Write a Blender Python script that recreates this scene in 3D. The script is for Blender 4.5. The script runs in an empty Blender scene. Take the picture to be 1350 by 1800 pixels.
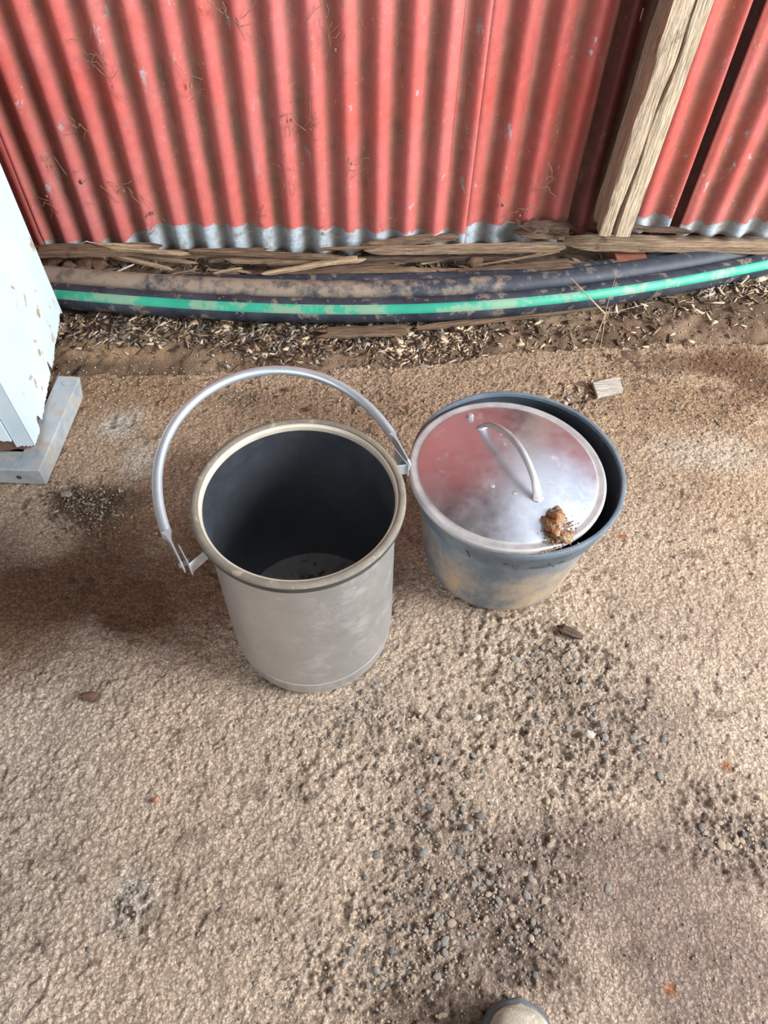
import bpy, bmesh, math, random
import numpy as np
from mathutils import Vector, Matrix

# ---------------------------------------------------------------- camera, world, lights, exposure
C = bpy.context.scene.collection
sc = bpy.context.scene
PITCH, ROLL, F, CAMH = math.radians(53.17), math.radians(1.92), 1250.0, 1.19
fwd = Vector((0, math.cos(PITCH), -math.sin(PITCH)))
rx = Vector((1, 0, 0)); up = rx.cross(fwd)
cr = math.cos(ROLL)*rx + math.sin(ROLL)*up
cu = -math.sin(ROLL)*rx + math.cos(ROLL)*up
cam = bpy.data.cameras.new('camera'); co = bpy.data.objects.new('camera', cam); C.objects.link(co)
cam.sensor_fit = 'VERTICAL'; cam.sensor_height = 36; cam.lens = F/1800*36
cam.clip_start = 0.02
M = Matrix((cr, cu, -fwd)).transposed().to_4x4(); M.translation = Vector((0, 0, CAMH))
co.matrix_world = M
sc.camera = co
sc.view_settings.view_transform = 'Standard'; sc.view_settings.look = 'None'
sc.view_settings.gamma = 1; sc.view_settings.use_curve_mapping = False
sc.view_settings.exposure = 0.74

world = bpy.data.worlds.new('overcast_sky'); sc.world = world; world.use_nodes = True
wn = world.node_tree.nodes; wl = world.node_tree.links
bg = wn['Background']
wtc = wn.new('ShaderNodeTexCoord'); wns = wn.new('ShaderNodeTexNoise'); wns.inputs['Scale'].default_value = 2.2; wns.inputs['Detail'].default_value = 4
wr = wn.new('ShaderNodeValToRGB'); wr.color_ramp.elements[0].color = (.62, .78, 1, 1); wr.color_ramp.elements[1].color = (1, 1, 1, 1)
wr.color_ramp.elements[0].position = .3; wr.color_ramp.elements[1].position = .7
wl.new(wtc.outputs['Generated'], wns.inputs['Vector']); wl.new(wns.outputs['Fac'], wr.inputs['Fac']); wl.new(wr.outputs['Color'], bg.inputs['Color'])
bg.inputs['Strength'].default_value = 0.68

def area(name, loc, tgt, sx, sy, power, col):
    l = bpy.data.lights.new(name, 'AREA'); l.shape = 'RECTANGLE'; l.size = sx; l.size_y = sy; l.energy = power; l.color = col
    o = bpy.data.objects.new(name, l); C.objects.link(o); o.location = loc
    o.rotation_euler = (Vector(tgt)-Vector(loc)).to_track_quat('-Z', 'Y').to_euler()
    return o
area('daylight_open_side', (3.1, 0.1, 1.9), (0.0, 0.9, 0.1), 1.6, 1.3, 200, (.95, .98, 1))
area('daylight_open_front', (-0.9, -2.6, 1.9), (0.0, 1.4, 0.3), 2.6, 1.2, 26, (1, .97, .93))

# ---------------------------------------------------------------- helpers
def at(px, py, z=0.0):                       # floor-level position of a measured point, at height z
    d = cr*((px-675)/F) - cu*((py-900)/F) + fwd
    return Vector((0, 0, CAMH)) + d*((z-CAMH)/d.z)
rng = np.random.default_rng(7)
random.seed(7)
def _h(ix, iy, seed):
    n = (ix.astype(np.int64)*374761393 + iy.astype(np.int64)*668265263 + seed*1442695041) & 0xffffffff
    n = ((n ^ (n >> 13))*1274126177) & 0xffffffff
    n = n ^ (n >> 16)
    return (n & 0xffff)/65535.0
def vnoise(x, y, s=0):
    x = np.asarray(x, float); y = np.asarray(y, float)
    ix = np.floor(x); iy = np.floor(y); fx = x-ix; fy = y-iy
    fx = fx*fx*(3-2*fx); fy = fy*fy*(3-2*fy)
    a = _h(ix, iy, s); b = _h(ix+1, iy, s); c = _h(ix, iy+1, s); d = _h(ix+1, iy+1, s)
    return (a*(1-fx)+b*fx)*(1-fy) + (c*(1-fx)+d*fx)*fy
def fbm(x, y, o=4, s=0, g=.5):
    t = 0; a = 1; n = 0
    for k in range(o):
        t = t + a*vnoise(x*2**k+17.3*k, y*2**k+9.1*k, s+k); n += a; a *= g
    return t/n
def ss(a, b, x):
    t = np.clip((x-a)/(b-a), 0, 1); return t*t*(3-2*t)

def mesh(name, V, Fc, smooth=False, attrs=None, mats=None, midx=None):
    me = bpy.data.meshes.new(name)
    V = np.asarray(V, dtype=np.float32)
    if isinstance(Fc, np.ndarray):
        n = len(Fc); k = Fc.shape[1]
        me.vertices.add(len(V)); me.vertices.foreach_set('co', V.ravel())
        me.loops.add(n*k); me.loops.foreach_set('vertex_index', Fc.astype(np.int32).ravel())
        me.polygons.add(n); me.polygons.foreach_set('loop_start', np.arange(0, n*k, k, dtype=np.int32))
        me.update(calc_edges=True)
    else:
        me.from_pydata([tuple(map(float, v)) for v in V], [], Fc); me.update()
    me.validate()
    if smooth: me.polygons.foreach_set('use_smooth', [True]*len(me.polygons))
    for a, (kind, data) in (attrs or {}).items():
        at_ = me.attributes.new(a, kind, 'POINT')
        at_.data.foreach_set('color' if 'COLOR' in kind else 'value', np.asarray(data, dtype=np.float32).ravel())
    for m in (mats or []): me.materials.append(m)
    if midx is not None: me.polygons.foreach_set('material_index', midx)
    return me
def obj(name, me, mat=None, parent=None, loc=None):
    o = bpy.data.objects.new(name, me); C.objects.link(o)
    if mat is not None: me.materials.clear(); me.materials.append(mat)
    if parent is not None: o.parent = parent
    if loc is not None: o.location = loc
    return o
def tag(o, label=None, cat=None, group=None, kind=None):
    for k, v in (('label', label), ('category', cat), ('group', group), ('kind', kind)):
        if v: o[k] = v
    return o
def empty(name, loc=(0, 0, 0), rz=0, label=None, cat=None, group=None, kind=None):
    o = bpy.data.objects.new(name, None); C.objects.link(o); o.location = loc; o.rotation_euler = (0, 0, rz)
    o.empty_display_size = .05
    return tag(o, label, cat, group, kind)
def shade(o, ang=40):
    me = o.data; me.polygons.foreach_set('use_smooth', [True]*len(me.polygons))
    me.set_sharp_from_angle(angle=math.radians(ang))
def lathe(prof, n=96, closed=False):          # prof: (r,z) list
    V = []; Fc = []
    for r, z in prof:
        for k in range(n):
            a = 2*math.pi*k/n; V.append((r*math.cos(a), r*math.sin(a), z))
    m = len(prof)
    for i in range(m if closed else m-1):
        j = (i+1) % m
        for k in range(n):
            q = (k+1) % n; Fc.append((i*n+k, i*n+q, j*n+q, j*n+k))
    return np.array(V), Fc
def tube(path, rad, n=10, flat=None, cap=True):
    """swept tube; rad number or list; flat: optional list of (w,h) half sizes with normal reference"""
    P = [Vector(p) for p in path]; V = []; Fc = []
    m = len(P); T = [(P[min(i+1, m-1)]-P[max(i-1, 0)]).normalized() for i in range(m)]
    ref = Vector((0, 0, 1)) if abs(T[0].z) < .9 else Vector((1, 0, 0))
    N = (ref-T[0]*ref.dot(T[0])).normalized()
    for i in range(m):
        N = (N-T[i]*N.dot(T[i])).normalized(); B = T[i].cross(N)
        r = rad[i] if hasattr(rad, '__len__') else rad
        a_, b_ = (flat[i] if flat else (r, r))
        for k in range(n):
            a = 2*math.pi*k/n; V.append(P[i]+N*(a_*math.cos(a))+B*(b_*math.sin(a)))
    for i in range(m-1):
        for k in range(n):
            q = (k+1) % n; Fc.append((i*n+k, i*n+q, (i+1)*n+q, (i+1)*n+k))
    if cap: Fc.append(tuple(range(n))[::-1]); Fc.append(tuple((m-1)*n+k for k in range(n)))
    return np.array([tuple(v) for v in V]), Fc
def join(*parts):
    V = []; Fc = []; o = 0
    for v, f in parts:
        V.append(np.asarray(v, float)); Fc += [tuple(int(i)+o for i in q) for q in f]; o += len(v)
    return np.vstack(V), Fc
def box(x0, x1, y0, y1, z0, z1):
    V = np.array([(x, y, z) for z in (z0, z1) for y in (y0, y1) for x in (x0, x1)])
    return V, [(0, 2, 3, 1), (4, 5, 7, 6), (0, 1, 5, 4), (2, 6, 7, 3), (0, 4, 6, 2), (1, 3, 7, 5)]
def grid(xs, ys):
    nx, ny = len(xs), len(ys); X, Y = np.meshgrid(xs, ys)
    i = np.arange(nx*ny).reshape(ny, nx)
    Fc = np.stack([i[:-1, :-1].ravel(), i[:-1, 1:].ravel(), i[1:, 1:].ravel(), i[1:, :-1].ravel()], 1)
    return X.ravel(), Y.ravel(), Fc

# ---------------------------------------------------------------- materials
class N:
    def __init__(s, name):
        s.m = bpy.data.materials.new(name); s.m.use_nodes = True; s.n = s.m.node_tree.nodes; s.l = s.m.node_tree.links
        s.b = s.n['Principled BSDF']; s.tc = None
    def co(s, which='Object', scale=None):
        if s.tc is None: s.tc = s.n.new('ShaderNodeTexCoord')
        if scale is None: return s.tc.outputs[which]
        mp = s.n.new('ShaderNodeMapping'); mp.inputs['Scale'].default_value = scale; s.l.new(s.tc.outputs[which], mp.inputs['Vector'])
        return mp.outputs[0]
    def noise(s, scale, detail=4, vec=None, rough=.6, dist=0):
        t = s.n.new('ShaderNodeTexNoise'); t.inputs['Scale'].default_value = scale; t.inputs['Detail'].default_value = detail
        t.inputs['Roughness'].default_value = rough; t.inputs['Distortion'].default_value = dist
        s.l.new(vec or s.co(), t.inputs['Vector']); return t.outputs['Fac']
    def voro(s, scale, feat='F1', vec=None, rnd=1):
        t = s.n.new('ShaderNodeTexVoronoi'); t.feature = feat; t.inputs['Scale'].default_value = scale; t.inputs['Randomness'].default_value = rnd
        s.l.new(vec or s.co(), t.inputs['Vector']); return t.outputs['Distance']
    def ramp(s, f, stops):
        r = s.n.new('ShaderNodeValToRGB'); e = r.color_ramp.elements
        while len(e) < len(stops): e.new(.5)
        for q, (p, c) in zip(e, stops):
            q.position = p; q.color = (c, c, c, 1) if isinstance(c, (int, float)) else (*c, 1)
        s.l.new(f, r.inputs['Fac']); return r.outputs['Color']
    def mix(s, f, a, b, mode='MIX'):
        x = s.n.new('ShaderNodeMix'); x.data_type = 'RGBA'; x.blend_type = mode
        for k, v in ((0, f), (6, a), (7, b)):
            if isinstance(v, (int, float)): x.inputs[k].default_value = v if k == 0 else (v, v, v, 1)
            elif isinstance(v, tuple): x.inputs[k].default_value = (*v, 1)
            else: s.l.new(v, x.inputs[k])
        return x.outputs[2]
    def math(s, op, a, b=0.0, c=None, clamp=False):
        x = s.n.new('ShaderNodeMath'); x.operation = op; x.use_clamp = clamp
        for k, v in enumerate((a, b) if c is None else (a, b, c)):
            if isinstance(v, (int, float)): x.inputs[k].default_value = v
            else: s.l.new(v, x.inputs[k])
        return x.outputs[0]
    def attr(s, name, out='Color'):
        a = s.n.new('ShaderNodeAttribute'); a.attribute_name = name; return a.outputs[out]
    def bump(s, h, strength=.5, dist=.002, prev=None):
        b = s.n.new('ShaderNodeBump'); b.inputs['Strength'].default_value = strength; b.inputs['Distance'].default_value = dist
        s.l.new(h, b.inputs['Height'])
        if prev is not None: s.l.new(prev, b.inputs['Normal'])
        return b.outputs['Normal']
    def out(s, col=None, rough=None, metal=None, normal=None, spec=None):
        for k, v in (('Base Color', col), ('Roughness', rough), ('Metallic', metal), ('Normal', normal), ('Specular IOR Level', spec)):
            if v is None: continue
            if isinstance(v, (int, float)): s.b.inputs[k].default_value = v
            elif isinstance(v, tuple): s.b.inputs[k].default_value = (*v, 1)
            else: s.l.new(v, s.b.inputs[k])
        return s.m

# concrete floor: stain and painted shadow colour from attribute, grain from noise
def mat_floor():
    s = N('dusty_concrete'); c = s.attr('Col')
    n1 = s.noise(330, 4, rough=.75); n2 = s.noise(60, 4, rough=.65)
    c = s.mix(1.0, c, s.ramp(n1, [(.34, .58), (.66, 1.30)]), 'MULTIPLY')
    c = s.mix(1.0, c, s.ramp(n2, [(.3, .85), (.7, 1.13)]), 'MULTIPLY')
    v = s.voro(170); dk = s.ramp(s.noise(9, 3), [(.5, 0.0), (.62, .75)])
    spots = s.ramp(v, [(.10, 1.0), (.2, 0.0)])
    c = s.mix(s.math('MULTIPLY', s.mix(1.0, spots, dk, 'MULTIPLY'), .6), c, (.06, .05, .045))
    v2 = s.voro(95, vec=s.co()); c = s.mix(s.ramp(v2, [(.05, .75), (.09, 0.0)]), c, (.62, .55, .45))
    
    dv = s.n.new('ShaderNodeTexNoise'); dv.inputs['Scale'].default_value = 110; dv.inputs['Detail'].default_value = 3; s.l.new(s.co(), dv.inputs['Vector'])
    va = s.n.new('ShaderNodeVectorMath'); va.operation = 'MULTIPLY_ADD'; s.l.new(dv.outputs['Color'], va.inputs[0]); va.inputs[1].default_value = (.009, .009, .009); s.l.new(s.co(), va.inputs[2])
    g1 = s.ramp(s.voro(175, vec=va.outputs[0]), [(.0, 1.0), (.75, 0.0)]); g2 = s.noise(330, 4, rough=.75)
    nb = s.math('ADD', g1, s.math('MULTIPLY', g2, 1.1)); b = s.bump(nb, 1.0, .0042)
    c = s.mix(1.0, c, s.ramp(g1, [(.15, .66), (.55, 1.08)]), 'MULTIPLY')
    nb2 = s.noise(700, 2); b = s.bump(nb2, .8, .0016, b)
    return s.out(c, .92, 0, b, .25)
def mat_soil():
    s = N('dry_soil'); c = s.attr('Col')
    c = s.mix(1.0, c, s.ramp(s.noise(300, 4, rough=.75), [(.3, .5), (.7, 1.5)]), 'MULTIPLY')
    c = s.mix(s.ramp(s.voro(140), [(.08, .8), (.14, 0.0)]), c, (.4, .33, .25))
    return s.out(c, .95, 0, s.bump(s.noise(200, 5, rough=.7), 1, .006), .2)
def mat_sheet(name, red=(.50, .092, .074), dirt=1.0):
    s = N(name)
    o = s.co(); st = s.co('Object', (40, 40, 4))
    red2 = s.mix(s.ramp(s.noise(3.5, 4), [(.35, 0.0), (.7, 1.0)]), red, tuple(min(1, c*f) for c, f in zip(red, (.92, 1.5, 1.75))))
    red2 = s.mix(1.0, red2, s.ramp(s.noise(45, 4, rough=.7), [(.3, .86), (.7, 1.1)]), 'MULTIPLY')
    # pinkish dust on the lower part
    sep = s.n.new('ShaderNodeSeparateXYZ'); s.l.new(o, sep.inputs[0]); z = sep.outputs[2]
    low = s.ramp(z, [(.08, .45), (.45, 0.0)])
    red2 = s.mix(s.math('MULTIPLY', low, s.noise(9, 4)), red2, (.48, .16, .14))
    # brown dirt and streaks in the valleys, deepened to paint in their shade
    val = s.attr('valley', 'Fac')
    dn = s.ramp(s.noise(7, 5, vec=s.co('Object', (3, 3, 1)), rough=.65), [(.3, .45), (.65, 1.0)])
    dirt_shade = s.mix(s.noise(35, 3), (.07, .028, .018), (.20, .12, .07))
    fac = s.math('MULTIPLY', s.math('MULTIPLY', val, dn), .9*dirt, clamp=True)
    c = s.mix(fac, red2, dirt_shade)
    dn2 = s.ramp(s.noise(30, 6, vec=s.co('Object', (1, 1, .25)), rough=.75), [(.56, 0.0), (.68, .75)]); c = s.mix(s.math('MULTIPLY', dn2, s.ramp(s.noise(3, 2), [(.4, .25), (.65, 1.0)])), c, (.27, .15, .10))
    # white/tan specks
    sp = s.ramp(s.voro(75, vec=s.co()), [(.045, .8), (.075, 0.0)])
    c = s.mix(sp, c, (.62, .42, .33))
    cobn = s.ramp(s.noise(60, 5, rough=.8), [(.63, 0.0), (.68, .6)]); c = s.mix(cobn, c, (.42, .30, .2))
    # galvanised: chips and unpainted hem
    galv = s.mix(s.ramp(s.noise(110, 4, rough=.7), [(.35, 0.0), (.65, 1.0)]), (.27, .32, .36), (.44, .48, .50))
    galv = s.mix(s.ramp(s.noise(30, 4), [(.52, 0.0), (.7, .75)]), galv, (.20, .15, .10))
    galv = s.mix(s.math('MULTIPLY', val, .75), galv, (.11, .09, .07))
    hem = s.attr('bare', 'Fac'); hn = s.math('MULTIPLY_ADD', s.noise(55, 4, rough=.7), .035, hem)
    hm = s.ramp(hn, [(.0155, 1.0), (.0185, 0.0)])
    ch = s.ramp(s.noise(26, 6, vec=s.co('Object', (1, 1, .55)), rough=.62), [(.635, 0.0), (.65, 1.0)])
    chz = s.ramp(s.noise(2.3, 2), [(.42, 0.0), (.6, 1.0)])
    gm = s.math('MAXIMUM', hm, s.math('MULTIPLY', ch, chz))
    c = s.mix(gm, c, galv)
    b = s.bump(s.noise(120, 4, rough=.7), .35, .002); b = s.bump(gm, .4, -.0006, b)
    b = s.bump(s.noise(9, 3), .5, .006, b)
    rr = s.ramp(s.noise(18, 3), [(.3, .40), (.7, .62)])
    return s.out(c, rr, 0, b, .45)
def mat_wood(name, a, b, dark=(.03, .022, .016), grain=90, rough=.85, axis=0):
    s = N(name)
    sc_ = [grain]*3; sc_[axis] = grain*.06
    g = s.noise(1, 5, vec=s.co('Object', tuple(sc_)), rough=.7, dist=.4)
    sc2 = [grain*3.2]*3; sc2[axis] = grain*.15
    g2 = s.noise(1, 3, vec=s.co('Object', tuple(sc2)), rough=.7)
    c = s.mix(s.ramp(g, [(.3, 0.0), (.7, 1.0)]), a, b)
    c = s.mix(1.0, c, s.ramp(g2, [(.36, .50), (.62, 1.15)]), 'MULTIPLY')
    c = s.mix(s.ramp(s.noise(14, 5, rough=.7), [(.62, 0.0), (.74, .8)]), c, dark)
    bm = s.bump(g2, 1, .003); bm = s.bump(g, 1, .005, bm)
    return s.out(c, rough, 0, bm, .2)
def mat_simple(name, a, b, scale=20, rough=.6, metal=0, bump=.2, bd=.001, spec=.5, speck=None, lo=.35, hi=.65):
    s = N(name); c = s.mix(s.ramp(s.noise(scale, 5, rough=.65), [(lo, 0.0), (hi, 1.0)]), a, b)
    if speck: c = s.mix(s.ramp(s.noise(speck[1], 5, rough=.7), [(speck[2], 0.0), (speck[2]+.06, speck[3])]), c, speck[0])
    return s.out(c, rough, metal, s.bump(s.noise(scale*8, 4), bump, bd), spec)

mFloor = mat_floor(); mSoil = mat_soil()
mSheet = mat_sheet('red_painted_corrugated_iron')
mSheetShade = mat_sheet('shade_darkened_red_corrugated_iron', (.13, .022, .02), 1.0)  # red darkened to put the shade of the recess into the colour
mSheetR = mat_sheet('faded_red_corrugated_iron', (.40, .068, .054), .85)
mPost = mat_wood('weathered_grey_hardwood', (.58, .465, .335), (.36, .275, .19), (.05, .035, .022), 85, axis=2)
mWoodA = mat_wood('dry_tan_wood', (.36, .255, .17), (.20, .13, .08))
mWoodB = mat_wood('pale_split_wood', (.50, .37, .24), (.36, .24, .14))
mWoodC = mat_wood('dusty_brown_wood', (.26, .17, .11), (.13, .08, .05))
mWoodD = mat_wood('rotten_dark_wood', (.17, .11, .08), (.05, .032, .024))
mWhiteWood = mat_wood('whitewashed_wood', (.66, .61, .54), (.45, .39, .32), (.22, .15, .10), 130)
mPipe = mat_simple('dusty_black_pipe', (.014, .019, .032), (.045, .052, .066), 14, .5, 0, .25, .001, .3, ((.26, .205, .15), 26, .56, .55))

def mat_dustpipe():
    s = N('very_dusty_black_pipe')
    c = s.mix(s.noise(40, 4), (.014, .019, .032), (.05, .056, .068))
    sep = s.n.new('ShaderNodeSeparateXYZ'); s.l.new(s.co(), sep.inputs[0])
    g = s.ramp(s.math('MULTIPLY_ADD', sep.outputs[0], .5, .5), [(.0, .30), (.42, .16), (.75, 0.0)])
    f = s.ramp(s.math('ADD', s.noise(22, 6, rough=.7), g), [(.58, 0.0), (.78, .85)])
    up_ = s.ramp(s.math('MULTIPLY_ADD', sep.outputs[2], 15, .5), [(.3, .25), (.8, 1.0)])
    c = s.mix(s.math('MULTIPLY', f, up_), c, (.29, .22, .16))
    return s.out(c, .55, 0, s.bump(s.noise(120, 4), .25, .001), .3)
mPipeDust = mat_dustpipe()
mStripe = mat_simple('green_pipe_stripe', (.012, .25, .155), (.03, .31, .20), 12, .5, 0, .2, .0006, .4, ((.24, .30, .20), 11, .50, .65))
mBrick = mat_simple('fired_clay_brick', (.30, .10, .06), (.20, .075, .05), 30, .9, 0, .5, .002, .2, ((.10, .07, .05), 40, .6, .8))
mLitter = [mat_simple('straw_pale', (.55, .42, .28), (.40, .29, .19), 60, .9), mat_simple('straw_brown', (.26, .17, .10), (.16, .10, .06), 60, .9),
           mat_simple('straw_grey', (.42, .38, .33), (.25, .22, .19), 60, .9), mat_simple('bark_dark', (.07, .045, .03), (.12, .08, .05), 60, .9)]
mStone = [mat_simple('blue_grey_stone', (.14, .15, .16), (.32, .27, .21), 260, .9, 0, .6, .002), mat_simple('dark_stone', (.065, .065, .065), (.14, .125, .11), 60, .8),
          mat_simple('tan_stone', (.42, .33, .24), (.28, .21, .145), 260, .95, 0, .6, .002), mat_simple('pale_stone', (.50, .46, .39), (.36, .32, .26), 260, .9, 0, .6, .002)]
mClod = mat_simple('earth_clod', (.20, .12, .08), (.10, .06, .04), 60, .95, 0, .8, .004, .1)

# ---------------------------------------------------------------- floor slab
def fine(a, f0, f1, b, st, nout=7):
    return np.concatenate([np.linspace(a, f0, nout)[:-1], np.arange(f0, f1, st), np.linspace(f1, b, nout)])
def slab_edge(x):
    xs = [-4, -1.2, -.79, -.55, -.30, -.06, .10, .22, .45, .70, .98, 1.3, 4]
    ys = [1.26, 1.27, 1.285, 1.30, 1.325, 1.345, 1.36, 1.40, 1.445, 1.475, 1.49, 1.52, 1.55]
    return np.interp(x, xs, ys) + (fbm(x*22, x*0, 4, 5)-.5)*.03
def blob(X, Y, px, py, rx_, ry_, rot=0, z=0):
    p = at(px, py, z); dx = X-p.x; dy = Y-p.y; c, s_ = math.cos(rot), math.sin(rot)
    u = (dx*c+dy*s_)/rx_; v = (-dx*s_+dy*c)/ry_
    w = (fbm(X*9, Y*9, 4, 77)-.5)*1.1
    return np.clip(1-ss(.35, 1.15, np.sqrt(u*u+v*v)+w), 0, 1)
X, Y, Fc = grid(fine(-4, -1.06, 1.10, 5.2, .0027), fine(-3.4, -.10, 1.54, 1.62, .0027, 4))
rough_m = np.clip(blob(X, Y, 900, 1150, .28, .20)+blob(X, Y, 1000, 1280, .20, .22)+blob(X, Y, 760, 1500, .13, .30)*1+blob(X, Y, 1320, 1470, .14, .12)
                  + blob(X, Y, 640, 1330, .2, .18)*.7+blob(X, Y, 700, 1700, .2, .14)+blob(X, Y, 920, 1600, .12, .14)+blob(X, Y, 230, 1590, .05, .07), 0, 1)
smooth_m = blob(X, Y, 1150, 1640, .26, .14)
Xr = X*.83-Y*.56; Yr = X*.56+Y*.83
wx = (vnoise(X*60, Y*60, 91)-.5)*.012; wy = (vnoise(X*60, Y*60, 92)-.5)*.012
fz = (fbm((Xr+wx)*165, (Yr+wy)*165, 2, 1)-.5)*.0062*(1-.6*smooth_m)*(.7+.6*vnoise(X*12, Y*12, 8)) + (vnoise(Xr*80, Yr*80, 71)-.5)*.0022*(1-.5*smooth_m) + (fbm(X*14, Y*14, 3, 2)-.5)*.006 + (fbm(X*3, Y*3, 2, 3)-.5)*.006
fz += rough_m*(ss(.5, .7, fbm(Xr*105, Yr*105, 2, 9))*-.0036 + (vnoise(X*140, Y*140, 4)-.5)*.0036)
pits = ss(.78, .9, vnoise(X*48, Y*48, 12))*ss(.5, .7, vnoise(X*7, Y*7, 13)); fz -= pits*.0022
e = slab_edge(X)-Y
fz -= ss(.012, -.012, e)*.04
fz *= 1
fz -= .004
# floor colours: dust, soil, lime, brown patches, bucket shadow painted in at left
base = np.array([.60, .475, .36]); tan = np.array([.52, .37, .235]); brown = np.array([.22, .125, .07]); grey = np.array([.56, .475, .385])
dark = np.array([.12, .08, .052]); lime = np.array([.72, .67, .58]); purple = np.array([.33, .25, .20]); orange = np.array([.38, .23, .12])
def lay(col, c, m): return col + (c-col)*m[:, None]
col = np.tile(base, (len(X), 1))
col = lay(col, tan, ss(.55, 1.2, Y + (fbm(X*4, Y*4, 3, 21)-.5)*.4)*.85)
col = lay(col, grey, ss(.25, .6, -X - .0 + (fbm(X*3, Y*3, 3, 22)-.5)*.3)*ss(.9, .4, Y)*.75)
col = lay(col, brown, np.clip(blob(X, Y, 200, 1010, .42, .16)*.85 + blob(X, Y, 60, 1100, .2, .16)*.7, 0, 1))  # brown dirt stain that also paints in the bucket's shadow
col = lay(col, brown, np.clip(blob(X, Y, 330, 880, .25, .16)*.7+blob(X, Y, 600, 720, .3, .09)*.35, 0, 1))
col = lay(col, orange, np.clip(blob(X, Y, 230, 690, .3, .10)*.6 + blob(X, Y, 1200, 700, .25, .1)*.45+blob(X, Y, 150, 640, .3, .04)*.6, 0, 1))
col = lay(col, brown, np.clip(blob(X, Y, 1330, 660, .16, .14)*.95+blob(X, Y, 1200, 640, .2, .05)*.7, 0, 1))  # darker brown towards the back right
col = lay(col, lime, np.clip(blob(X, Y, 215, 745, .08, .07)*.8 + blob(X, Y, 245, 800, .05, .09)*.6 + blob(X, Y, 290, 645, .12, .012)*1.0 + blob(X, Y, 560, 645, .2, .01)*.6+ blob(X, Y, 720, 640, .08, .012)*.6
                              + blob(X, Y, 230, 1570, .05, .07)*.6+blob(X, Y, 1230, 800, .18, .08)*.35+blob(X, Y, 900, 720, .2, .08)*.0, 0, 1))
col = lay(col, purple, np.clip(blob(X, Y, 1150, 1600, .30, .16, .3)*.85 + blob(X, Y, 1000, 1500, .16, .09)*.9+blob(X, Y, 1150, 1300, .15, .12)*.45+blob(X, Y, 780, 1560, .12, .2)*.65+blob(X, Y, 1300, 1750, .16, .1)*.6, 0, 1))
col = lay(col, dark, np.clip(blob(X, Y, 140, 885, .085, .06)*1.3 + blob(X, Y, 225, 875, .05, .03)*.6+blob(X, Y, 160, 1225, .02, .012) + blob(X, Y, 430, 700, .1, .05)*.4+blob(X, Y, 970, 1180, .05, .08)*.4
                              + blob(X, Y, 480, 1790, .05, .02)*.2+blob(X, Y, 760, 1790, .13, .05)*.55, 0, 1))
col = lay(col, np.array([.42, .19, .09]), np.clip(blob(X, Y, 1095, 943, .013, .008)*1.2+blob(X, Y, 1280, 1345, .015, .012)*1.1+blob(X, Y, 1180, 1738, .008, .008)*1.1, 0, 1))
col = lay(col, dark, np.clip(rough_m*ss(.5, .8, fbm(Xr*105, Yr*105, 2, 9))*.7+pits*.5, 0, 1))
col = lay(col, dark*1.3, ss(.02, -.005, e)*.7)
col *= (0.84+.32*fbm(X*6, Y*6, 4, 31))[:, None]*np.array([1.02, .985, .97])
col = lay(col, dark*1.6, np.clip(ss(.62, .8, fbm(X*28, Y*28, 3, 61))*ss(.45, .65, fbm(X*3, Y*3, 2, 62))*.45, 0, 1))
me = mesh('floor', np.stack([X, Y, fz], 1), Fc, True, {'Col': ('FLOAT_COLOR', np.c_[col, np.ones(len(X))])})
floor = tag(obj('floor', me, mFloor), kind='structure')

# ---------------------------------------------------------------- soil strip
def soil_h(x, y):
    return -.004 + (fbm(x*40, y*40, 4, 41)-.5)*.022 + (fbm(x*7, y*7, 2, 42)-.5)*.012 - .007*ss(.05, 0, y-slab_edge(x)) + .02*ss(1.56, 1.72, y)
X, Y, Fc = grid(fine(-4, -1.35, 1.6, 5.2, .005), fine(1.20, 1.22, 1.95, 7, .005, 4))
sz = soil_h(X, Y)
scol = np.tile(np.array([.15, .095, .06]), (len(X), 1))
scol = lay(scol, np.array([.27, .185, .12]), ss(.4, .7, fbm(X*9, Y*9, 3, 44))*.8)
scol = lay(scol, np.array([.34, .22, .13]), blob(X, Y, 190, 615, .22, .05)*.9)
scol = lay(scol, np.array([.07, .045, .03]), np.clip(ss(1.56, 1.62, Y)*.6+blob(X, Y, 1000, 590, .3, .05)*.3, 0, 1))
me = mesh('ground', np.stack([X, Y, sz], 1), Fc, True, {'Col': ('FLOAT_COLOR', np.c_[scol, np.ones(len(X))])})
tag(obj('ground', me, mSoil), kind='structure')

bmx = bmesh.new(); bmesh.ops.create_icosphere(bmx, subdivisions=1, radius=.5)
_iv = np.array([v.co[:] for v in bmx.verts]); _if = np.array([[v.index for v in f.verts] for f in bmx.faces]); bmx.free()
pebs_ = [(_iv*(1+.6*(np.random.default_rng(k).random((len(_iv), 1))-.5)), _if) for k in range(3)]
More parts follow.
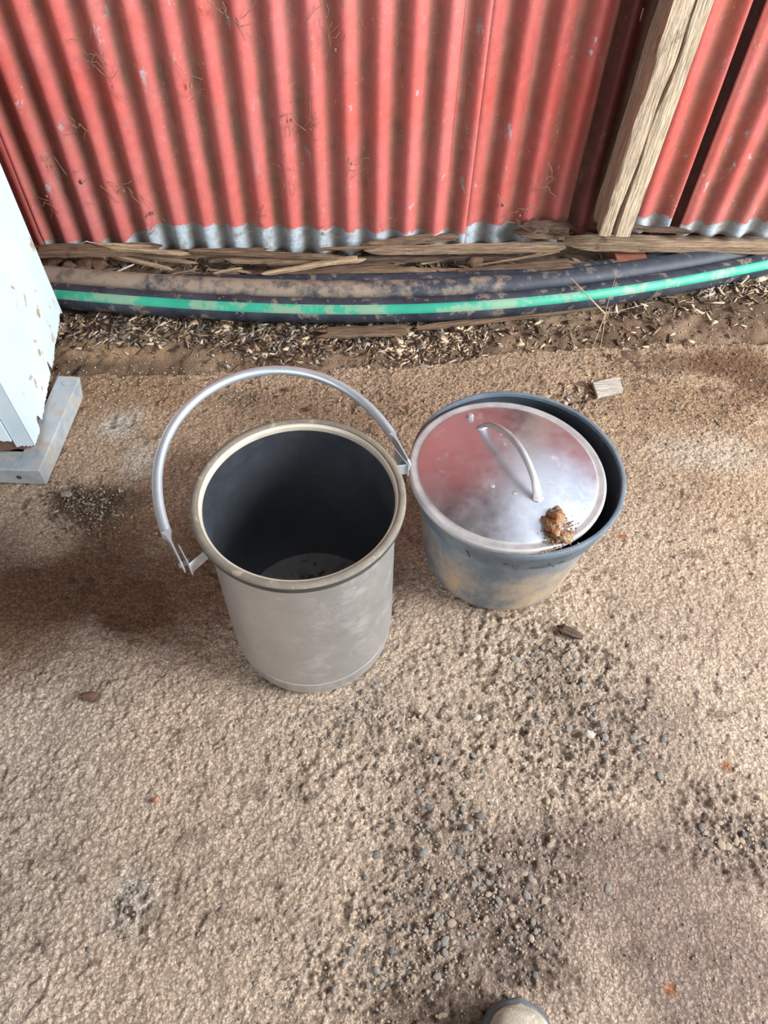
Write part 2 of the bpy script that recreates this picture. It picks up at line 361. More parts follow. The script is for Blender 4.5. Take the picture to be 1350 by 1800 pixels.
# ---------------------------------------------------------------- corrugated wall
PHI, WD = .0288, 1.748
tv = Vector((math.cos(PHI), math.sin(PHI), 0)); nv = Vector((-math.sin(PHI), math.cos(PHI), 0))
wall = empty('wall_back', tuple(nv*WD), PHI, kind='structure')      # local x = along wall, local y = away from camera
PITCHC, S0 = .0762, -.7545
def sheet(s0, s1, off, z0, ztop, mat, hemf, seed, phase=0, flange=None, amp=.0115, holes=(), tilt=0):
    ss_ = np.arange(s0, s1+1e-6, PITCHC/14); zs = np.concatenate([np.arange(z0, .78, .012), np.linspace(.8, ztop, 8)])
    S, Z, Fc = grid(ss_, zs)
    ph = (S-S0-phase)/PITCHC*2*math.pi
    prof = np.cos(ph)
    a = np.full(len(S), amp)
    if flange is not None:                       # flat lip along the left edge
        a = amp*ss(0, flange, S-s0)
    y = off - a*prof + (fbm(S*5, Z*3, 3, seed)-.5)*.006
    y += ss(.09, 0, Z-z0)*(vnoise(S*30, Z*20, seed+3)-.5)*.006
    zz = Z + np.where(Z < z0+.001, (vnoise(S*60, S*0, seed)-.5)*.006, 0)
    sx = S + tilt*(Z-z0)
    bare = Z - hemf(S)
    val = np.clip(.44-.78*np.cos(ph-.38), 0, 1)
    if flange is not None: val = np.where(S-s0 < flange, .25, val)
    keep = np.ones(len(Fc), bool); cs = S[Fc].mean(1); cz = Z[Fc].mean(1)
    for hs, hz, hr in holes: keep &= ((cs-hs)**2+(cz-hz)**2) > hr*hr
    V = np.stack([sx, y, zz], 1)
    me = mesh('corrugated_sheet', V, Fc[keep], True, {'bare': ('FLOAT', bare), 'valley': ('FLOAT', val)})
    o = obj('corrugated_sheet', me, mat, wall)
    md = o.modifiers.new('thickness', 'SOLIDIFY'); md.thickness = .0009
    return o
def hemB(s): return np.interp(s, [-.9, -.68, -.655, -.60, -.56, -.3, .05, .24], [.068, .072, .085, .112, .124, .122, .114, .118])
def hemC(s): return s*0+.135
def hemE(s): return s*0+.165
def hemF(s): return np.interp(s, [.8, 1.0, 1.4], [.15, .165, .17])
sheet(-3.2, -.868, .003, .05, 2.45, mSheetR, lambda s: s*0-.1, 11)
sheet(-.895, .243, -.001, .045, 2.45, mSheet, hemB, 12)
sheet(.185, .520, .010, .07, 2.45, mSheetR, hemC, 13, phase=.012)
sheet(.46, .80, .085, .06, .96, mSheetShade, lambda s: s*0-.1, 14, phase=.03, amp=.014, holes=((.587, .600, .0065),))
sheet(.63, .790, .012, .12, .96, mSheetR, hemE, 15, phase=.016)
sheet(.76, 1.02, .060, .07, .96, mSheetShade, lambda s: s*0-.1, 16)  # backs the shadow gap between the sheets; shade is in its dark red
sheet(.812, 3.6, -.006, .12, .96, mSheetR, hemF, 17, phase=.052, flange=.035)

# dry grass wisps and mud specks stuck to the sheets
def wallpt(s_, z, off=-.012): return Vector((s_, off, z))
rw = np.random.default_rng(31); parts = []
spots = [(-.62, .55), (-.60, .50), (-.33, .62), (-.30, .60), (-.42, .47), (-.11, .62), (-.09, .55), (-.20, .40), (-.155, .38), (-.80, .28), (-.74, .24), (-.64, .22), (-.58, .16), (-.21, .27), (-.06, .30), (.40, .22), (.43, .27), (.38, .17), (.33, .20), (-.30, .12), (-.14, .11), (.05, .12), (-.84, .20), (-.70, .38)]
for s_, z in spots:
    for k in range(int(rw.integers(3, 8))):
        a = wallpt(s_+rw.normal(0, .010), z+rw.normal(0, .022)); L = rw.uniform(.006, .026); an = rw.uniform(-3, 3)
        d1 = Vector((math.cos(an)*L, 0, math.sin(an)*L)); b_ = a+d1+Vector((0, -.004, 0)); c_ = b_+Vector((math.cos(an+rw.normal(0, .7))*L, .003, math.sin(an+rw.normal(0, .7))*L))
        parts.append(tube([a, b_, c_], rw.uniform(.0004, .0009), 4))
    if rw.random() < .6:
        v = pebs_[int(rw.integers(3))]; parts.append((v[0]*np.array([.007, .004, .012])*rw.uniform(.6, 1.3)+np.array([s_, -.010, z]), [tuple(q) for q in v[1]]))
V, Fc = join(*parts); o = obj('wall_debris', mesh('wall_debris', V, Fc), mLitter[1], wall); o['kind'] = 'stuff'; o['label'] = 'dry grass wisps and mud specks stuck on the red sheets'

# other sides of the shed (outside the picture): low roof and left wall, open to the front and right
tag(obj('ceiling', mesh('ceiling', *box(-3.2, .62, -1.7, 2.1, 2.45, 2.5)), mat_simple('dull_zinc_roof', (.20, .19, .18), (.13, .12, .11), 3, .6)), kind='structure')
tag(obj('wall_left', mesh('wall_left', *box(-3.2, -3.15, -1.7, 1.66, 0, 2.45)), mat_simple('shaded_iron_wall', (.20, .10, .08), (.13, .09, .07), 3, .7)), kind='structure')

# ---------------------------------------------------------------- post
def make_post():
    W, D = .080, .090
    zs = np.concatenate([np.arange(.17, .75, .012), np.linspace(.8, 2.43, 10)]); V = []; Fc = []
    def nx(z): return .028 + .030*ss(.25, .62, z) - .012*ss(.55, .66, z)+ .004*math.sin(z*23)    # notch position
    def nw(z):                                                                    # notch width
        return .0008 + .0105*(1-ss(.15, .42, z)) + .0035*ss(.45, .5, z)*(1-ss(.60, .655, z))
    k = None
    for z in zs:
        j = lambda a: (float(vnoise(z*25, a, 5))-.5)*.004
        x = .040+.004*math.sin(z*9)+(nx(z)-.04)*.6; w = nw(z)
        ring = [(j(1), D), (j(2), .0+j(3)+.002), (.003, j(4)), (x*.5, -.002+j(5)), (x-w/2-.002, j(6)-.001), (x-w/2, .003), (x-.0004, .003+min(.06, w*5)), (x+w/2, .003),
                (x+w/2+.002, j(7)-.001), ((x+W)/2, -.002+j(8)), (W-.003, j(9)*.6), (W+j(10)*.3, .003), (W+j(11)*.3, D)]
        k = len(ring); V += [(a, b, z) for a, b in ring]
    for i in range(len(zs)-1):
        for q in range(k):
            r_ = (q+1) % k; Fc.append((i*k+q, i*k+r_, (i+1)*k+r_, (i+1)*k+q))
    Fc.append(tuple((len(zs)-1)*k+q for q in range(k)))
    o = obj('timber_post', mesh('timber_post', V, Fc), mPost)
    shade(o, 25)
    p = tv*.569+nv*1.652
    o.location = p; o.rotation_euler = (0, math.radians(1.6), PHI)
    # lean: rotate about local y so the top shifts right
    tag(o, 'weathered grey timber post with a long split, leaning on the red iron wall', 'post')
make_post()

# ---------------------------------------------------------------- wood fragments
def frag(a, b, w, h, mat, seed, name='wood_splinter', j=.25, taper=(1, 1), bow=0, n=14, parent=None, roll=0):
    """irregular split piece from world point a to b; w across, h thick"""
    a = Vector(a); b = Vector(b); L = (b-a).length; rs = np.random.default_rng(seed)
    V = []; Fc = []
    k = 6
    wob = fbm(np.linspace(0, 5, n), np.full(n, seed*1.7), 3, seed)-.5
    wob2 = fbm(np.linspace(0, 9, n), np.full(n, seed*2.3+5), 3, seed+9)-.5
    for i in range(n):
        u = i/(n-1)
        tp = taper[0]+(taper[1]-taper[0])*u
        endf = min(1, .35+u*8, .35+(1-u)*8)
        ww = w*tp*(1+j*2*wob2[i])*endf**.5; hh = h*(1+j*wob[i])*endf
        cy = w*j*wob[i]*1.5 + bow*math.sin(math.pi*u)
        pts = [(-.5, -.5), (.5, -.5), (.52, .2), (.28, .5), (-.25, .46), (-.52, .15)]
        for q, (py, pz) in enumerate(pts):
            ex = (rs.random()-.5)*w*1.2 if i in (0, n-1) else (rs.random()-.5)*L/n*.4
            V.append((u*L+ex, cy+py*ww*(1+.1*(rs.random()-.5)), pz*hh+h*.12*(rs.random()-.5)))
    for i in range(n-1):
        for q in range(k):
            r_ = (q+1) % k; Fc.append((i*k+q, i*k+r_, (i+1)*k+r_, (i+1)*k+q))
    Fc.append(tuple(range(k))[::-1]); Fc.append(tuple((n-1)*k+q for q in range(k)))
    o = obj(name, mesh(name, V, Fc), mat, parent)
    d = (b-a).normalized(); z = Vector((0, 0, 1)); y = z.cross(d).normalized(); z = d.cross(y)
    Mx = Matrix((d, y, z)).transposed(); Mx = Mx @ Matrix.Rotation(roll, 3, 'X')
    o.matrix_world = Mx.to_4x4(); o.location = a
    shade(o, 35)
    return o
def pw(x, y, z): return at(x, y, z)
# (x0,y0,z0, x1,y1,z1, w, h, mat, name, label, cat, taper, j)
WD_ = [
 (985, 424, .085, 1480, 432, .085, .046, .030, mWoodA, 'timber_batten', 'long thick tan timber batten lying in front of the split post', 'batten', (1, 1.1), .06),
 (640, 441, .060, 1000, 432, .078, .020, .022, mWoodA, 'wood_strip', 'thin tan wood strip running left from the thick timber batten', 'wood', (.6, 1.3), .15),
 (640, 430, .075, 808, 413, .085, .022, .016, mWoodC, 'wood_splinter', 'brown splintered strip with broken right end against the wall sheet edge', 'wood', (.6, 1.3), .3),
 (922, 393, .14, 1006, 400, .13, .045, .020, mWoodD, 'rotten_wood_chunk', 'dark rotten wood chunk sitting left of the split post, upper of two', 'wood', (.7, 1), .5),
 (905, 408, .115, 1000, 412, .11, .030, .018, mWoodC, 'rotten_wood_chunk', 'brown rotten wood piece beneath the dark chunk left of the post', 'wood', (.6, 1), .4),
 (1046, 393, .155, 1215, 408, .13, .017, .012, mWoodD, 'bark_strip', 'thin dark bark strip across the foot of the split post', 'bark', (1, .5), .5),
 (55, 440, .075, 275, 436, .075, .040, .020, mWoodC, 'wood_board', 'wide dusty brown board beside the white cabinet at the wall foot', 'wood', (1, .9), .15),
 (185, 434, .085, 330, 446, .08, .014, .010, mWoodB, 'wood_splinter', 'pale splinter fanned out over the dusty board, topmost of the left fan', 'wood', (1, .5), .2),
 (188, 446, .078, 305, 474, .06, .012, .010, mWoodB, 'wood_splinter', 'pale splinter of the left fan pointing down to the pipes', 'wood', (1, .5), .2),
 (215, 446, .075, 345, 462, .07, .013, .010, mWoodA, 'wood_splinter', 'tan splinter in the middle of the left fan', 'wood', (1, .5), .2),
 (165, 428, .09, 265, 434, .085, .010, .008, mWoodB, 'wood_splinter', 'pale narrow splinter touching the wall above the left fan', 'wood', (.7, .5), .2),
 (190, 484, .055, 236, 464, .06, .007, .004, mWhiteWood, 'wood_splinter', 'short whitish splinter lying above the pipes left of centre', 'wood', (.8, .4), .2),
 (270, 448, .05, 470, 440, .06, .022, .016, mWoodC, 'wood_strip', 'dusty brown strip along the wall foot behind the pale splinters', 'wood', (1, .7), .25),
 (330, 440, .07, 600, 452, .06, .014, .012, mWoodC, 'wood_strip', 'long narrow brown strip hugging the galvanised hem of the wall', 'wood', (.8, .8), .25),
 (395, 456, .06, 560, 458, .06, .022, .012, mWoodA, 'wood_strip', 'tan strip behind the forked pale splinter', 'wood', (1, .6), .2),
 (459, 482, .062, 628, 452, .072, .017, .010, mWoodB, 'wood_splinter', 'long forked pale splinter lying slanted above the pipes in the middle', 'wood', (.5, 1.2), .15),
 (545, 466, .068, 640, 456, .068, .014, .008, mWoodB, 'wood_splinter', 'short pale splinter crossing the wide end of the forked one', 'wood', (.5, 1), .25),
 (375, 489, .045, 452, 492, .04, .026, .012, mWoodA, 'wood_chip', 'flat tan chip beside the lower end of the forked splinter', 'wood', (.8, .8), .25),
 (300, 492, .035, 400, 486, .035, .022, .010, mWoodC, 'wood_chip', 'dusty brown chip behind the middle pipe, left of the tan chip', 'wood', (.7, .8), .3),
 (430, 488, .04, 700, 470, .045, .048, .014, mWoodC, 'wood_board', 'wide dusty board partly under the forked pale splinter', 'wood', (.7, 1), .15),
 (470, 466, .05, 660, 462, .05, .014, .01, mWoodD, 'wood_strip', 'dark strip between the hem strip and the forked pale splinter', 'wood', (.8, .8), .3),
 (620, 458, .055, 790, 452, .055, .018, .014, mWoodD, 'rotten_wood_strip', 'dark rotten strip under the thin tan strip, centre', 'wood', (.8, 1), .4),
 (780, 452, .055, 960, 455, .055, .012, .012, mWoodD, 'rotten_wood_strip', 'dark rotten strip under the thin tan strip, left of the brick', 'wood', (.8, .8), .4),
 (640, 476, .042, 820, 476, .042, .024, .012, mWoodA, 'wood_board', 'tan board just behind the rear pipe, centre', 'wood', (1, .8), .2),
 (790, 479, .045, 1016, 466, .05, .046, .012, mWoodC, 'wood_board', 'tapered brown board left of the brick behind the rear pipe', 'wood', (.4, 1.3), .08),
 (840, 466, .065, 985, 442, .09, .006, .005, mWoodC, 'twig', 'thin bent twig slanting up to the thick batten', 'twig', (.8, .6), .5),
 (560, 438, .075, 665, 434, .08, .008, .008, mWoodC, 'wood_splinter', 'small brown splinter standing off the wall hem near the middle', 'wood', (.8, .4), .3),
 (566, 585, .012, 722, 579, .014, .038, .010, mWoodC, 'wood_board', 'flat dusty board half under the green striped pipe, its left end free', 'wood', (1, 1), .06),
 (730, 577, .012, 1060, 538, .012, .020, .010, mWoodC, 'wood_strip', 'long brown strip peeking out below the green striped pipe at right', 'wood', (1, .7), .15),
]
for i, (x0, y0, z0, x1, y1, z1, w, h, m, nm, lb, ct, tp, j) in enumerate(WD_):
    if min(y0, y1) < 446 and i > 0: z0 += .022; z1 += .022
    o = frag(pw(x0, y0, z0), pw(x1, y1, z1), w, h, m, 100+i, nm, j, tp, n=16 if abs(x1-x0) > 150 else 11)
    tag(o, lb, ct, 'broken wood along the foot of the wall')
# curled pale wood shaving
V = [pw(120, 434, .09), pw(138, 431, .095), pw(152, 424, .105), pw(158, 426, .1), pw(176, 428, .095)]
o = obj('wood_shaving', mesh('wood_shaving', *tube(V, .0016, 6)), mWhiteWood); tag(o, 'thin curled whitish shaving lying on the dusty board by the cabinet', 'wood shaving')
# small random fragments filling the foot of the wall
rf = np.random.default_rng(5)
for i in range(70):
    x = rf.uniform(60, 1300); y = rf.uniform(446, 484) - (0 if x < 900 else (x-900)*.06); L = rf.uniform(18, 70); sl = rf.normal(0, .15)
    z = rf.uniform(.02, .045)
    o = frag(pw(x, y, z), pw(x+L, y+L*sl, z+rf.uniform(-.01, .01)), rf.uniform(.004, .012), rf.uniform(.003, .008), [mWoodA, mWoodC, mWoodD, mWoodC, mWoodB][i % 5], 300+i, 'wood_splinter', .35, (rf.uniform(.5, 1), rf.uniform(.3, 1)), n=7)
    tag(o, 'small broken wood splinter in the heap between the wall and the pipes', 'wood', 'small splinters heaped behind the pipes')

# ---------------------------------------------------------------- earth clods, brick
def lump(name, loc, sx, sy, sz_, mat, seed, sub=3, rough=.35, parent=None):
    bm = bmesh.new(); bmesh.ops.create_icosphere(bm, subdivisions=sub, radius=1)
    P = np.array([v.co[:] for v in bm.verts]); r = 1+(fbm(P[:, 0]*1.7+seed, P[:, 1]*1.7+P[:, 2]*1.3, 4, seed)-.5)*2*rough
    for v, p, k in zip(bm.verts, P, r): v.co = (p[0]*sx*k, p[1]*sy*k, p[2]*sz_*k)
    me = bpy.data.meshes.new(name); bm.to_mesh(me); bm.free()
    o = obj(name, me, mat, parent); o.location = loc; me.polygons.foreach_set('use_smooth', [sub > 2]*len(me.polygons))
    return o
for i, (x, y, s_) in enumerate([(95, 462, .022), (120, 470, .018), (150, 462, .024), (172, 465, .020), (140, 476, .014), (108, 478, .013), (200, 458, .012), (835, 462, .02)]):
    o = lump('earth_clod', pw(x, y, .045), s_*1.2, s_, s_*.8, mClod, 50+i, 3, .5)
    tag(o, ['brown earth clod nearest the white cabinet, upper of the clods behind the pipes', 'small brown earth clod second from the white cabinet', 'largest earth clod in the middle of the left heap under the dusty board', 'brown earth clod at the right end of the left heap, under the fan splinters', 'small earth clod touching the middle pipe below the largest clod', 'smallest earth clod near the cabinet, touching the middle pipe', 'earth crumb right of the left heap beside the whitish splinter', 'round brown earth clod left of the brick under the thick batten'][i], 'clod', 'earth clods at the foot of the wall')
bk = obj('brick', mesh('brick', *box(-.045, .045, -.06, .06, -.0, .066)), mBrick); bk.location = pw(1097, 478, .0)+Vector((0, .03, -.012)); bk.rotation_euler = (0, 0, .08)
md = bk.modifiers.new('bevel', 'BEVEL'); md.width = .004; md.segments = 2
tag(bk, 'red clay brick end showing under the thick timber batten', 'brick')

# ---------------------------------------------------------------- pipes
def spline(pts, n):
    P = np.array([tuple(p) for p in pts]); d = np.r_[0, np.cumsum(np.linalg.norm(np.diff(P, axis=0), axis=1))]
    u = np.linspace(0, d[-1], n)
    # smooth by polynomial fit per coordinate
    return np.stack([np.polyval(np.polyfit(d, P[:, k], 5), u) for k in range(3)], 1)
R_P = .0315
def pipe(name, pts, label, stripe=None, rad=R_P, mat=None):
    c = spline(pts, 120)
    root = empty(name, tuple(c[60]), 0, label=label, cat='pipe', group='black irrigation pipes along the wall')
    V, Fc = tube(c-c[60], rad, 28); o = obj('pipe_body', mesh('pipe_body', V, Fc), mat or mPipe, root); shade(o, 60)
    if stripe:
        V = []; Fc = []; T = np.gradient(c, axis=0); T /= np.linalg.norm(T, axis=1)[:, None]
        m = 7
        for i in range(len(c)):
            side = np.cross(T[i], (0, 0, 1)); side /= np.linalg.norm(side); upv = np.cross(side, T[i])
            a0, a1 = stripe(i/(len(c)-1))
            for k in range(m):
                a = math.radians(a0+(a1-a0)*k/(m-1)); rr = rad+.0006-(.0010 if k in (0, m-1) else 0)
                V.append(c[i]-c[60]+side*rr*math.cos(a)+upv*rr*math.sin(a))
        for i in range(len(c)-1):
            for k in range(m-1): Fc.append((i*m+k, (i+1)*m+k, (i+1)*m+k+1, i*m+k+1))
        o = obj('stripe', mesh('stripe', V, Fc, True), mStripe, root); tag(o, 'bright green stripe')
    return root
fp = [(75, 518), (100, 520), (200, 527), (300, 534), (400, 540), (500, 544), (600, 546), (700, 545), (800, 541), (909, 535), (1000, 525), (1065, 515), (1150, 501), (1220, 488), (1350, 464)]
P1 = [at(x, y, .04) for x, y in fp]
P1 = [P1[0]+(P1[0]-P1[3])*k for k in (1.2, .6)] + P1 + [P1[-1]+(P1[-1]-P1[-3])*k for k in (.7, 1.4)]
pipe('water_pipe', P1, 'black plastic water pipe with green stripe, front pipe along the wall', lambda u: (12+10*(1-u), 62+8*(1-u)))
up2 = [(75, 476), (100, 479), (200, 484), (300, 488), (400, 493), (500, 497), (600, 499), (700, 498), (857, 491), (960, 486), (1065, 476), (1150, 464), (1250, 454), (1350, 447)]
# measured upper silhouette of the middle pipe -> its axis
def axis_from_top(lst, z):
    out = []
    for x, y in lst:
        p = at(x, y, z+R_P*.62); out.append(Vector((p.x, p.y-R_P*.62*1.0, z)))
    return out
P2 = axis_from_top(up2, .045)
P2 = [P2[0]+(P2[0]-P2[3])*k for k in (1.2, .6)] + P2 + [P2[-1]+(P2[-1]-P2[-3])*k for k in (.7, 1.4)]
for i, p in enumerate(P2):                    # keep clear of the front pipe
    q = min(P1, key=lambda r_: abs(r_.x-p.x)); yy = q.y
    p.y = max(p.y, yy+.0635)
pipe('water_pipe', P2, 'plain black dusty water pipe lying just behind the green striped one', mat=mPipeDust)
up3 = [(470, 496), (560, 490), (650, 486), (760, 482), (857, 477), (960, 471), (1065, 464), (1170, 458), (1250, 452), (1350, 446)]
P3 = axis_from_top(up3, .022)
for i, p in enumerate(P3):
    q = min(P2, key=lambda r_: abs(r_.x-p.x)); p.y = max(p.y, q.y+.0595); p.z = .022
P3 = [P3[0]+Vector((-.5, .0, -.03))] + P3 + [P3[-1]+Vector((.3, .05, 0))]
pipe('water_pipe', P3, 'rearmost black water pipe, mostly hidden behind the middle one', mat=mPipe)

# ---------------------------------------------------------------- litter (straw, chips, crumbs)
def inst_mesh(name, shapes, n_mat, place, mats, kind='stuff'):
    """place: list of (shape index, matrix(3x3), loc, mat index) joined in one object"""
    Vs = []; Fs = []; mi = []; o = 0
    for si, R3, loc, m in place:
        v, f = shapes[si]; Vs.append(v @ R3.T + loc); Fs.append(f+o); o += len(v); mi += [m]*len(f)
    me = mesh(name, np.vstack(Vs), np.vstack(Fs), False, None, mats, mi)
    ob = obj(name, me); ob['kind'] = kind
    return ob
def rotm(rz, ry, rx_):
    return np.array(Matrix.Rotation(rz, 3, 'Z') @ Matrix.Rotation(ry, 3, 'Y') @ Matrix.Rotation(rx_, 3, 'X'))
chip = (np.array([(-.5, -.5, 0), (.5, -.35, .1), (.5, .4, 0), (-.4, .5, .15), (-.45, -.4, -.2), (.4, -.3, -.15), (.45, .3, -.2), (-.35, .4, -.1)], float),
        np.array([(0, 1, 2, 3), (7, 6, 5, 4), (0, 4, 5, 1), (1, 5, 6, 2), (2, 6, 7, 3), (3, 7, 4, 0)]))
bmx = bmesh.new(); bmesh.ops.create_icosphere(bmx, subdivisions=1, radius=.5)
ico = (np.array([v.co[:] for v in bmx.verts]), np.array([[v.index for v in f.verts] for f in bmx.faces])); bmx.free()
def pebshape(seed):
    r = np.random.default_rng(seed); v = ico[0]*(1+.45*(r.random((len(ico[0]), 1))-.5)); return (v, ico[1])
pebs = [pebshape(k) for k in range(6)]
def zat(x, y):
    x = np.array([x]); y = np.array([y])
    return float(soil_h(x, y)[0]) if y[0] > slab_edge(x)[0] else -.003
rl = np.random.default_rng(11); place = []
def scatter_px(n, cx, cy, sx, sy, lo, hi, mats, asp=(2, 6), flat=.35):
    for _ in range(n):
        p = at(rl.normal(cx, sx), rl.normal(cy, sy)); L = rl.uniform(lo, hi)*(1.35 if rl.random() < .6 else 2.1); w = L/rl.uniform(*asp)
        if p.y > 1.66 and L < .02: continue
        S = np.diag([L, w, max(w*flat, .0012)]); Rm = rotm(rl.uniform(0, 6.28), rl.normal(0, .3), rl.normal(0, .5)) @ S
        place.append((0, Rm, np.array([p.x, p.y, zat(p.x, p.y)+w*.2+rl.uniform(0, .003)]), mats[rl.integers(len(mats))]))
scatter_px(900, 330, 585, 130, 13, .006, .022, [0, 0, 1, 2, 3])
scatter_px(300, 210, 570, 50, 10, .006, .02, [0, 1, 2, 3])
scatter_px(600, 500, 600, 60, 20, .005, .02, [0, 1, 1, 3, 2])
scatter_px(1000, 740, 600, 60, 16, .005, .018, [0, 0, 1, 2])
scatter_px(300, 1000, 585, 130, 18, .004, .016, [0, 1, 1, 3])
scatter_px(260, 1290, 515, 60, 9, .006, .03, [0, 0, 1, 2], (4, 9), .1)
scatter_px(160, 1180, 545, 90, 12, .006, .03, [1, 3, 0], (4, 9), .1)
scatter_px(60, 1020, 705, 22, 14, .005, .015, [0, 2, 3])
scatter_px(220, 260, 468, 120, 14, .006, .03, [1, 3, 0], (3, 8))
scatter_px(350, 700, 468, 260, 12, .006, .03, [1, 3, 1], (3, 8))
scatter_px(120, 140, 890, 30, 24, .003, .010, [1, 3, 2])
scatter_px(90, 440, 690, 60, 22, .003, .009, [1, 3, 0])
tag(inst_mesh('straw_litter', [chip], 4, place, mLitter), 'loose straw, husks and bark chips littering the soil below the pipes', 'litter')
# fine crumbs on soil and slab
place = []
for _ in range(5200):
    x = rl.uniform(-1.15, 1.2); y = rl.uniform(1.18, 1.62) if rl.random() < .75 else rl.uniform(.75, 1.3); s_ = rl.uniform(.0015, .0055)
    if (x+.123)**2+(y-.627)**2 < .16**2 or (x-.227)**2+(y-.804)**2 < .16**2 or (x < -.70 and y < 1.25): continue
    place.append((int(rl.integers(6)), rotm(rl.uniform(0, 6), rl.uniform(0, 6), 0)*s_, np.array([x, y, zat(x, y)+s_*.2]), int([3, 2, 1, 1][rl.integers(4)])))
for _ in range(700):
    p = at(rl.normal(150, 36), rl.normal(890, 24)); s_ = rl.uniform(.0015, .006)
    place.append((int(rl.integers(6)), rotm(rl.uniform(0, 6), 0, 0)*s_, np.array([p.x, p.y, s_*.1-.002]), int([1, 4, 4, 2][rl.integers(4)])))
mStone.append(mClod)
tag(inst_mesh('soil_crumbs', pebs, 4, place, mStone), 'tiny crumbs of soil and grit scattered below the pipes', 'grit')

# aggregate stones bedded in the worn floor
clusters = [(960, 1180, 60, 60, 420), (1040, 1290, 70, 60, 330), (780, 1480, 75, 90, 620), (900, 1560, 80, 70, 330), (1320, 1470, 45, 28, 190), (700, 1690, 90, 60, 330), (860, 1640, 90, 60, 300),
            (560, 1280, 110, 50, 420), (600, 1340, 80, 50, 200), (1280, 1300, 60, 60, 60), (230, 1580, 20, 30, 36), (350, 1680, 90, 50, 60), (480, 1720, 120, 60, 130), (950, 1400, 90, 60, 200), (680, 1200, 60, 40, 120), (1100, 1700, 150, 60, 90)]
big = []; place = []
for cx, cy, sx, sy, n in clusters:
    for k in range(int(n*.95)):
        p = at(rl.normal(cx, sx), rl.normal(cy, sy))
        if not (-.16 < p.y < 1.3) or abs(p.x) > 1.1: continue
        if (p.x+.123)**2+(p.y-.627)**2 < .155**2 or (p.x-.227)**2+(p.y-.804)**2 < .15**2: continue
        s_ = min(.0125, .0026*math.exp(rl.normal(.40, .42)))
        m = int([0, 0, 1, 2, 2, 2][rl.integers(6)])
        if s_ > .0072 and len(big) < 150: big.append((p, s_*1.15, m))
        else: place.append((int(rl.integers(6)), rotm(rl.uniform(0, 6), rl.normal(0, .4), 0) @ np.diag([s_*1.2, s_*.9, s_*.42]), np.array([p.x, p.y, -.0040+s_*.0]), m))
ob = inst_mesh('aggregate', pebs, 4, place, mStone); ob.parent = floor; ob['label'] = 'small exposed aggregate stones set in the worn concrete'
pm = {}
for i, (p, s_, m) in enumerate(big):
    key = (i % 5, m)
    if key not in pm: pm[key] = mesh('stone', pebs[key[0]][0], pebs[key[0]][1], False, None, [mStone[m]])
    o = bpy.data.objects.new('stone', pm[key]); C.objects.link(o); o.parent = floor; o.location = (p.x, p.y, -.0040); o.scale = (s_*1.25, s_*.95, s_*.42); o.rotation_euler = (0, 0, rl.uniform(0, 6))

# ---------------------------------------------------------------- loose single things on the floor
V, Fc = box(-.036, .036, -.025, .025, 0, .010)
V[:, 1] += V[:, 0]*.25; V[[1, 5], 0] -= .004
o = obj('wood_chip', mesh('wood_chip', V, Fc), mWhiteWood); o.location = at(1068, 684, .0)+Vector((0, 0, .0)); o.rotation_euler = (0, 0, .10)
md = o.modifiers.new('b', 'BEVEL'); md.width = .0016; md.segments = 2
tag(o, 'whitish weathered flat wood chip lying beyond the black tub', 'wood chip')
o = frag(at(984, 1104, .009), at(1016, 1118, .007), .016, .014, mWoodD, 802, 'wood_chunk', .4, n=7)
tag(o, 'small dark grey wood chunk on the floor in front of the black tub', 'wood chunk')
def stone(x, y, s_, mat, seed, label, cat='stone', name='pebble', group=None, sc3=(1.2, 1, .7)):
    o = lump(name, at(x, y, 0)+Vector((0, 0, s_*.28)), s_*sc3[0]*.5, s_*sc3[1]*.5, s_*sc3[2]*.5, mat, seed, 2, .35); tag(o, label, cat, group); return o
stone(1035, 1292, .016, mStone[3], 1, 'white pebble right of centre on the rough floor')
stone(1057, 1274, .014, mStone[0], 2, 'blue-grey pebble just above the white one')
stone(838, 1262, .012, mStone[3], 3, 'pale grey pebble left of the white one')
stone(824, 1455, .010, mStone[0], 4, 'small blue-grey pebble on the floor, lower middle')
stone(118, 871, .018, mStone[0], 5, 'flat grey stone at the top of the dark dirt patch', sc3=(1.4, 1, .4))
stone(275, 1407, .010, mat_simple('brown_pebble', (.35, .17, .09), (.28, .13, .08), 50), 6, 'small reddish brown pebble left of centre')
stone(292, 935, .013, mStone[0], 7, 'grey pebble beside the steel bucket, left of its handle')
stone(160, 1226, .020, mClod, 8, 'dark crumb of dirt on the left floor', 'dirt', 'dirt_crumb', sc3=(1.4, .9, .4))
stone(1215, 540, .014, mStone[3], 9, 'pale flake of stone on the soil at right')
stone(543, 720, .014, mClod, 10, 'dark crumb on the floor behind the steel bucket', 'dirt', 'dirt_crumb', sc3=(1.2, 1, .6))
stone(745, 1500, .014, mStone[0], 11, 'blue-grey stone in the rough worn patch')
stone(1180, 1490, .008, mStone[2], 12, 'tiny tan pebble on the smooth floor at right')
stone(505, 686, .012, mWoodC and mClod, 13, 'brown crumb behind the bucket handle', 'dirt', 'dirt_crumb')
